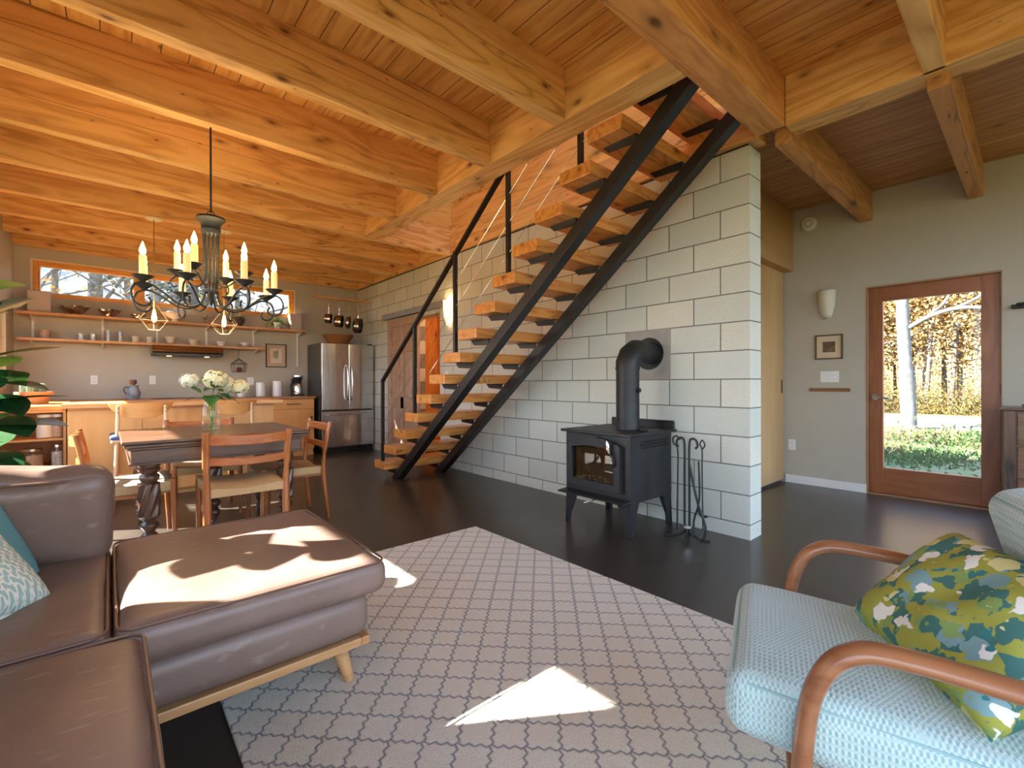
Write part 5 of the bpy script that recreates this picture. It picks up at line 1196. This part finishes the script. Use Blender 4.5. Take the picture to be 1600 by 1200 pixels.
Mb = Matrix.Translation((-.395, 0, .62)) @ Matrix.Rotation(R(76), 4, 'Y')
acush(Matrix.Translation((-.43, -.03, .565)) @ Matrix.Rotation(R(108-180), 4, 'Y') @ Matrix.Rotation(PI, 4, 'X'), .25, .29, .06, 'back_cushion', 4)
def axes(p, q):
    p = Vector(p).normalized(); q = Vector(q); q = (q-p*q.dot(p)).normalized(); r = p.cross(q)
    return Matrix((p, q, r)).transposed()
def leanpillow(nm, lab, c, p, q, w, h, t_, mt, seed, pipe=None, wr=.004):
    return throwp(nm, lab, c, axes(p, q).to_euler(), w, h, t_, mt, seed, pipe, wr)
leanpillow('floral_pillow', 'green, blue and cream floral pillow resting in the armchair', (-1.215, 1.855, .555), (-.18, -.15, .22), (-.28, .34, -.005), .37, .46, .17, M_floral, 5, None, .007)
leanpillow('teal_pillow', 'plain teal pillow leaning behind the net-patterned one on the sofa', (.79, 3.70, .635), (.08, .12, .25), (-.18, .086, 0), .40, .42, .12, M_teal, 11)
leanpillow('net_pillow', 'pale aqua net-patterned pillow with cream edge on the sofa', (.59, 3.69, .61), (.10, .12, .17), (-.18, .086, 0), .42, .42, .13, M_net, 12, M_white_pipe)

# ------------------------------------------------------------------ outdoors
def groundmat():
    t = NT('autumn_lawn'); v = t.coords('Position'); a = t.n('TexNoise', Vector=v, Scale=.5, Detail=6.); b = t.n('TexNoise', Vector=v, Scale=9., Detail=5.)
    c = t.ramp(a, (.35, (.05, .075, .02)), (.55, (.11, .11, .04)), (.7, (.15, .10, .05)))
    c = t.mix(t.ramp(b, (.45, 0.), (.62, .7)), c, (.16, .09, .05)); c = t.mix(t.ramp(t.n('TexNoise', Vector=v, Scale=40., Detail=3.), (.5, 0.), (.7, .6)), c, (.05, .08, .02))
    t.p(Base_Color=c, Roughness=.95); t.bump(b, .6, .05); return t.m
m = MB(); m.box(-60, 60, -60, YD-.18, -.35, -.15); m.box(XK+.2, 60, YD-.18, 60, -.35, -.15); m.box(-60, XW-.2, YD-.18, 60, -.35, -.15); m.box(XW-.2, XK+.2, YS+.18, 60, -.35, -.15)
o = m.build('lawn_ground', groundmat()); o['kind'] = 'structure'
o = B(-60, 60, -19.5, -13.5, -.15, -.135).build('gravel_drive', plain('gravel', (.24, .23, .21), .95, var=.25, sc=12)); o['kind'] = 'structure'
o = B(-2.2, .6, -4.4, YD-.2, -.14, -.1).build('door_step', plain('slate_step', (.12, .13, .14), .9, var=.2)); o['kind'] = 'structure'
M_bark = plain('grey_bark', (.20, .195, .18), .9, var=.35, sc=9, bump=.4, bsc=20); M_barkd = plain('dark_bark', (.07, .06, .055), .9, var=.3, sc=9)
def leafcloud(name, c):
    t = NT(name); oi = t.n('ObjectInfo').outputs['Random']; no = t.n('TexNoise', Vector=t.coords('Object'), Scale=1.6, Detail=4.)
    col = t.ramp(no, (.35, c[0]), (.5, c[1]), (.65, c[2])); t.p(Base_Color=col, Roughness=.8)
    tl = t.n('BsdfTranslucent', Color=col); mx = t.n('MixShader', i0=.35, i1=t.b, i2=tl); t.t.links.new(mx.outputs[0], t.out.inputs[0]); return t.m
M_aut = leafcloud('autumn_leaves', ((.34, .18, .07), (.42, .27, .09), (.30, .21, .10))); M_pinel = leafcloud('conifer_green', ((.02, .05, .02), (.04, .09, .03), (.06, .11, .04)))
def tree_mesh(seed, h, r, lean, crown, nl, ls, crownz=.45, branches=9):
    rnd = random.Random(seed); tr_ = MB(); top_ = Vector((lean[0], lean[1], h))
    pts = bez([(0, 0, -.1), (lean[0]*.2+rnd.uniform(-.1, .1), lean[1]*.2, h*.33), (lean[0]*.6, lean[1]*.6+rnd.uniform(-.15, .15), h*.66), top_], 5)
    tr_.tube(pts, [r*(1-.8*i/15) for i in range(16)], 9)
    tips = []
    for i in range(branches):
        f = rnd.uniform(.3, .95); p = pts[int(f*15)]; a = rnd.uniform(0, 6.28); L = (1-f)*h*.45+.5
        q = p+Vector((math.cos(a)*L, math.sin(a)*L, L*rnd.uniform(.4, 1.1))); mid = (p+q)/2+Vector((rnd.uniform(-.2, .2), rnd.uniform(-.2, .2), -.1*L))
        tr_.tube(bez([p, mid, q], 4), [r*.32*(1-.85*k/8)+.008 for k in range(9)], 6); tips.append(q); tips.append(mid)
        for k in range(2):
            q2 = mid+Vector((rnd.uniform(-.5, .5), rnd.uniform(-.5, .5), rnd.uniform(.2, .7)))*L; tr_.tube([mid, q2], [r*.12+.006, .004], 5); tips.append(q2)
    lf = MB()
    for i in range(nl):
        t_ = rnd.choice(tips); d = Vector((rnd.gauss(0, 1), rnd.gauss(0, 1), rnd.gauss(0, .8)))*crown
        p = t_+d
        if p.z < h*crownz*.6: p.z = h*crownz*.6+rnd.random()*h*.3
        a = Vector((rnd.gauss(0, 1), rnd.gauss(0, 1), rnd.gauss(0, 1))).normalized()*ls; b = a.cross(Vector((rnd.gauss(0, 1), rnd.gauss(0, 1), rnd.gauss(0, 1)))).normalized()*ls*.6
        lf.add([p-a, p+b, p+a, p-b], [(0, 1, 2, 3)])
    return tr_, lf
def tree(nm, lab, loc, mesh, bark, lm, group=None):
    t = thing(nm, lab, 'tree', loc, group=group); mesh[0].build('trunk', bark, t, weld=False)
    if mesh[1].v: mesh[1].build('foliage', lm, t, weld=False)['kind'] = 'stuff'
    return t
# big pale tree in front of the door
t = thing('birch_tree', 'pale-barked tree with one long side limb standing before the drive outside the door', 'tree', (.96, -12.8, -.15))
m = MB(); m.tube(bez([(0, 0, -.1), (.05, 0, 1.2), (.12, 0, 2.6), (.16, 0, 4.2), (.2, 0, 7), (.1, 0, 10)], 5), [.21]+[.17]*6+[.145]*6+[.12]*6+[.10]*7, 14)
m.tube(bez([(.10, 0, 2.65), (-.4, .1, 2.95), (-1.0, .2, 3.1), (-1.9, .2, 3.0), (-2.2, .2, 3.35), (-2.3, .2, 4.0)], 6), [.06]*6+[.05]*7+[.04]*6+[.03]*6+[.02]*6, 8)
m.tube(bez([(-.9, .2, 3.1), (-1.4, .1, 3.4), (-1.9, .1, 4.1), (-2.2, .1, 5.0)], 5), [.04]*6+[.025]*10, 7); m.tube(bez([(-.3, .1, 2.9), (-.75, 0, 3.4), (-1.0, 0, 4.4)], 5), [.035]*6+[.02]*5, 7)
m.build('trunk', plain('pale_bark', (.085, .088, .085), .9, var=.3, sc=6, bump=.4, bsc=14), t, weld=False); tips = [Vector((-2.3, .2, 4.6)), Vector((-2.5, .1, 5.6)), Vector((-1.4, .1, 5.6)), Vector((0, 0, 7)), Vector((-1.9, .3, 5.0))]
lf = MB(); rnd = random.Random(8)
for i in range(700):
    p = rnd.choice(tips)+Vector((rnd.gauss(0, .9), rnd.gauss(0, .9), rnd.gauss(0, .5))); a = Vector((rnd.gauss(0, 1), rnd.gauss(0, 1), rnd.gauss(0, 1))).normalized()*.05; b = a.cross(Vector((.3, .5, 1))).normalized()*.035
    lf.add([p-a, p+b, p+a, p-b], [(0, 1, 2, 3)])
lf.build('foliage', M_aut, t, weld=False)['kind'] = 'stuff'
kinds = [tree_mesh(31, 11, .13, (.3, .2), 1.6, 7500, .075, .12), tree_mesh(32, 9, .10, (-.4, .3), 1.5, 7000, .07, .06), tree_mesh(33, 12, .15, (.2, -.5), 1.6, 7500, .08, .15), tree_mesh(34, 8, .08, (.5, 0), 1.2, 1200, .06, .1, 20)]
rnd = random.Random(77); roots = []
grp = 'autumn woods beyond the drive'
for i in range(64):
    k = i % 4; row = i//13; y = -22.5-3.0*row-rnd.uniform(0, 1.6); x = -7+(20+3*row)*((i*5) % 13)/13+rnd.uniform(-.6, .6)
    if i < 4: r_ = tree('forest_tree', 'slender autumn tree in the woods across the drive', (x, y, -.15), kinds[k], M_bark if k % 2 == 0 else M_barkd, M_aut, grp); roots.append(r_)
    else: dup(roots[k], (x, y, -.15), rnd.uniform(0, 6.28))
def ridge(name, pts, hgt, mt):
    m = MB(); rnd = random.Random(9); n = len(pts); vs = []
    for i, (x, y) in enumerate(pts): h = hgt*(1+.12*math.sin(i*1.3)+.06*rnd.random()); vs += [(x, y, -.4), (x, y, h*.6), (x*1.06, y*1.06, h)]
    m.add(vs, [(i*3+k, (i+1)*3+k, (i+1)*3+k+1, i*3+k+1) for i in range(n-1) for k in range(2)], True); o = m.build(name, mt); o['kind'] = 'structure'
ridge('hill_woods', [(-60+8*i, -46-2*math.sin(i)) for i in range(16)], 7.5, leafcloud('hill_autumn', ((.26, .17, .09), (.36, .24, .10), (.22, .17, .11))))
ridge('hill_bare', [(42+2*math.sin(i), -40+8*i) for i in range(11)], 9, leafcloud('hill_grey', ((.20, .21, .22), (.30, .29, .27), (.16, .17, .18))))
# undergrowth along the drive and by the door
def shrub(loc, lab, mt, rx, ry, rz, n, ls, seed, group=None):
    rnd = random.Random(seed); m = MB()
    for i in range(n):
        d = Vector((rnd.gauss(0, .5), rnd.gauss(0, .5), abs(rnd.gauss(0, .5)))); p = Vector((d.x*rx, d.y*ry, d.z*rz)); a = Vector((rnd.gauss(0, .5), rnd.gauss(0, .5), rnd.gauss(0, 1))).normalized()*ls; b = a.cross(Vector((rnd.gauss(0, 1), rnd.gauss(0, 1), .2))).normalized()*ls*.35
        m.add([p-a, p+b, p+a, p-b], [(0, 1, 2, 3)])
    o = m.build('shrub', mt, None, weld=False); o.location = (loc[0], loc[1], loc[2]-.05); tag(o, lab, 'shrub', group); return o
M_und = leafcloud('undergrowth', ((.17, .09, .03), (.12, .11, .03), (.24, .15, .04))); M_grs = leafcloud('garden_green', ((.035, .085, .02), (.07, .11, .03), (.13, .09, .045)))
for i, x in enumerate((-6, -3, 0, 3, 6.5)): shrub((x, -21.0, -.15), 'low yellow-brown undergrowth at the edge of the woods', M_und, 3.2, .8, 1.1, 2600, .07, 90+i, 'undergrowth below the woods')
shrub((.25, -6.6, -.15), 'green and russet plants growing outside the glazed door', M_grs, 1.1, 1.5, .16, 2600, .04, 99)
shrub((-.2, -9.2, -.15), 'grassy clump growing before the pale tree outside', M_grs, 1.6, .8, .3, 1300, .06, 98)
# woods behind the kitchen windows
pk = [tree_mesh(51, 14, .19, (.2, .1), 1.2, 900, .09, .2, 16), tree_mesh(52, 13, .13, (-.2, .3), 1.2, 700, .09, .2, 18)]
kr = []
for i in range(44):
    k = i % 2; x = 12.5+2.4*(i % 5)+rnd.uniform(0, 1.5); y = -6+22*((i*7) % 44)/44+rnd.uniform(-.3, .3)
    if i < 2: kr.append(tree('grey_tree', 'bare grey tree in the woods seen through the kitchen clerestory windows', (x, y, -.15), pk[k], M_bark, M_aut, 'bare woods behind the kitchen'))
    else: dup(kr[k], (x, y, -.15), rnd.uniform(0, 6.28))
m1 = MB(); m1.tube([(0, 0, 0), (0, 0, 8)], [.14, .03], 9); l1 = MB(); rnd = random.Random(4)
for i in range(4200):
    z = rnd.uniform(1.2, 8); rr = (8.4-z)*.34*math.sqrt(rnd.random()); a = rnd.uniform(0, 6.28); p = Vector((rr*math.cos(a), rr*math.sin(a), z-rr*.35)); d = Vector((math.cos(a), math.sin(a), -.35))*.13; b = Vector((-math.sin(a), math.cos(a), 0))*.03
    l1.add([p, p+d*.5+b, p+d, p+d*.5-b], [(0, 1, 2, 3)])
tree('conifer_tree', 'green conifer seen through the middle kitchen clerestory window', (11.2, 1.9, -.15), (m1, l1), M_barkd, M_pinel)
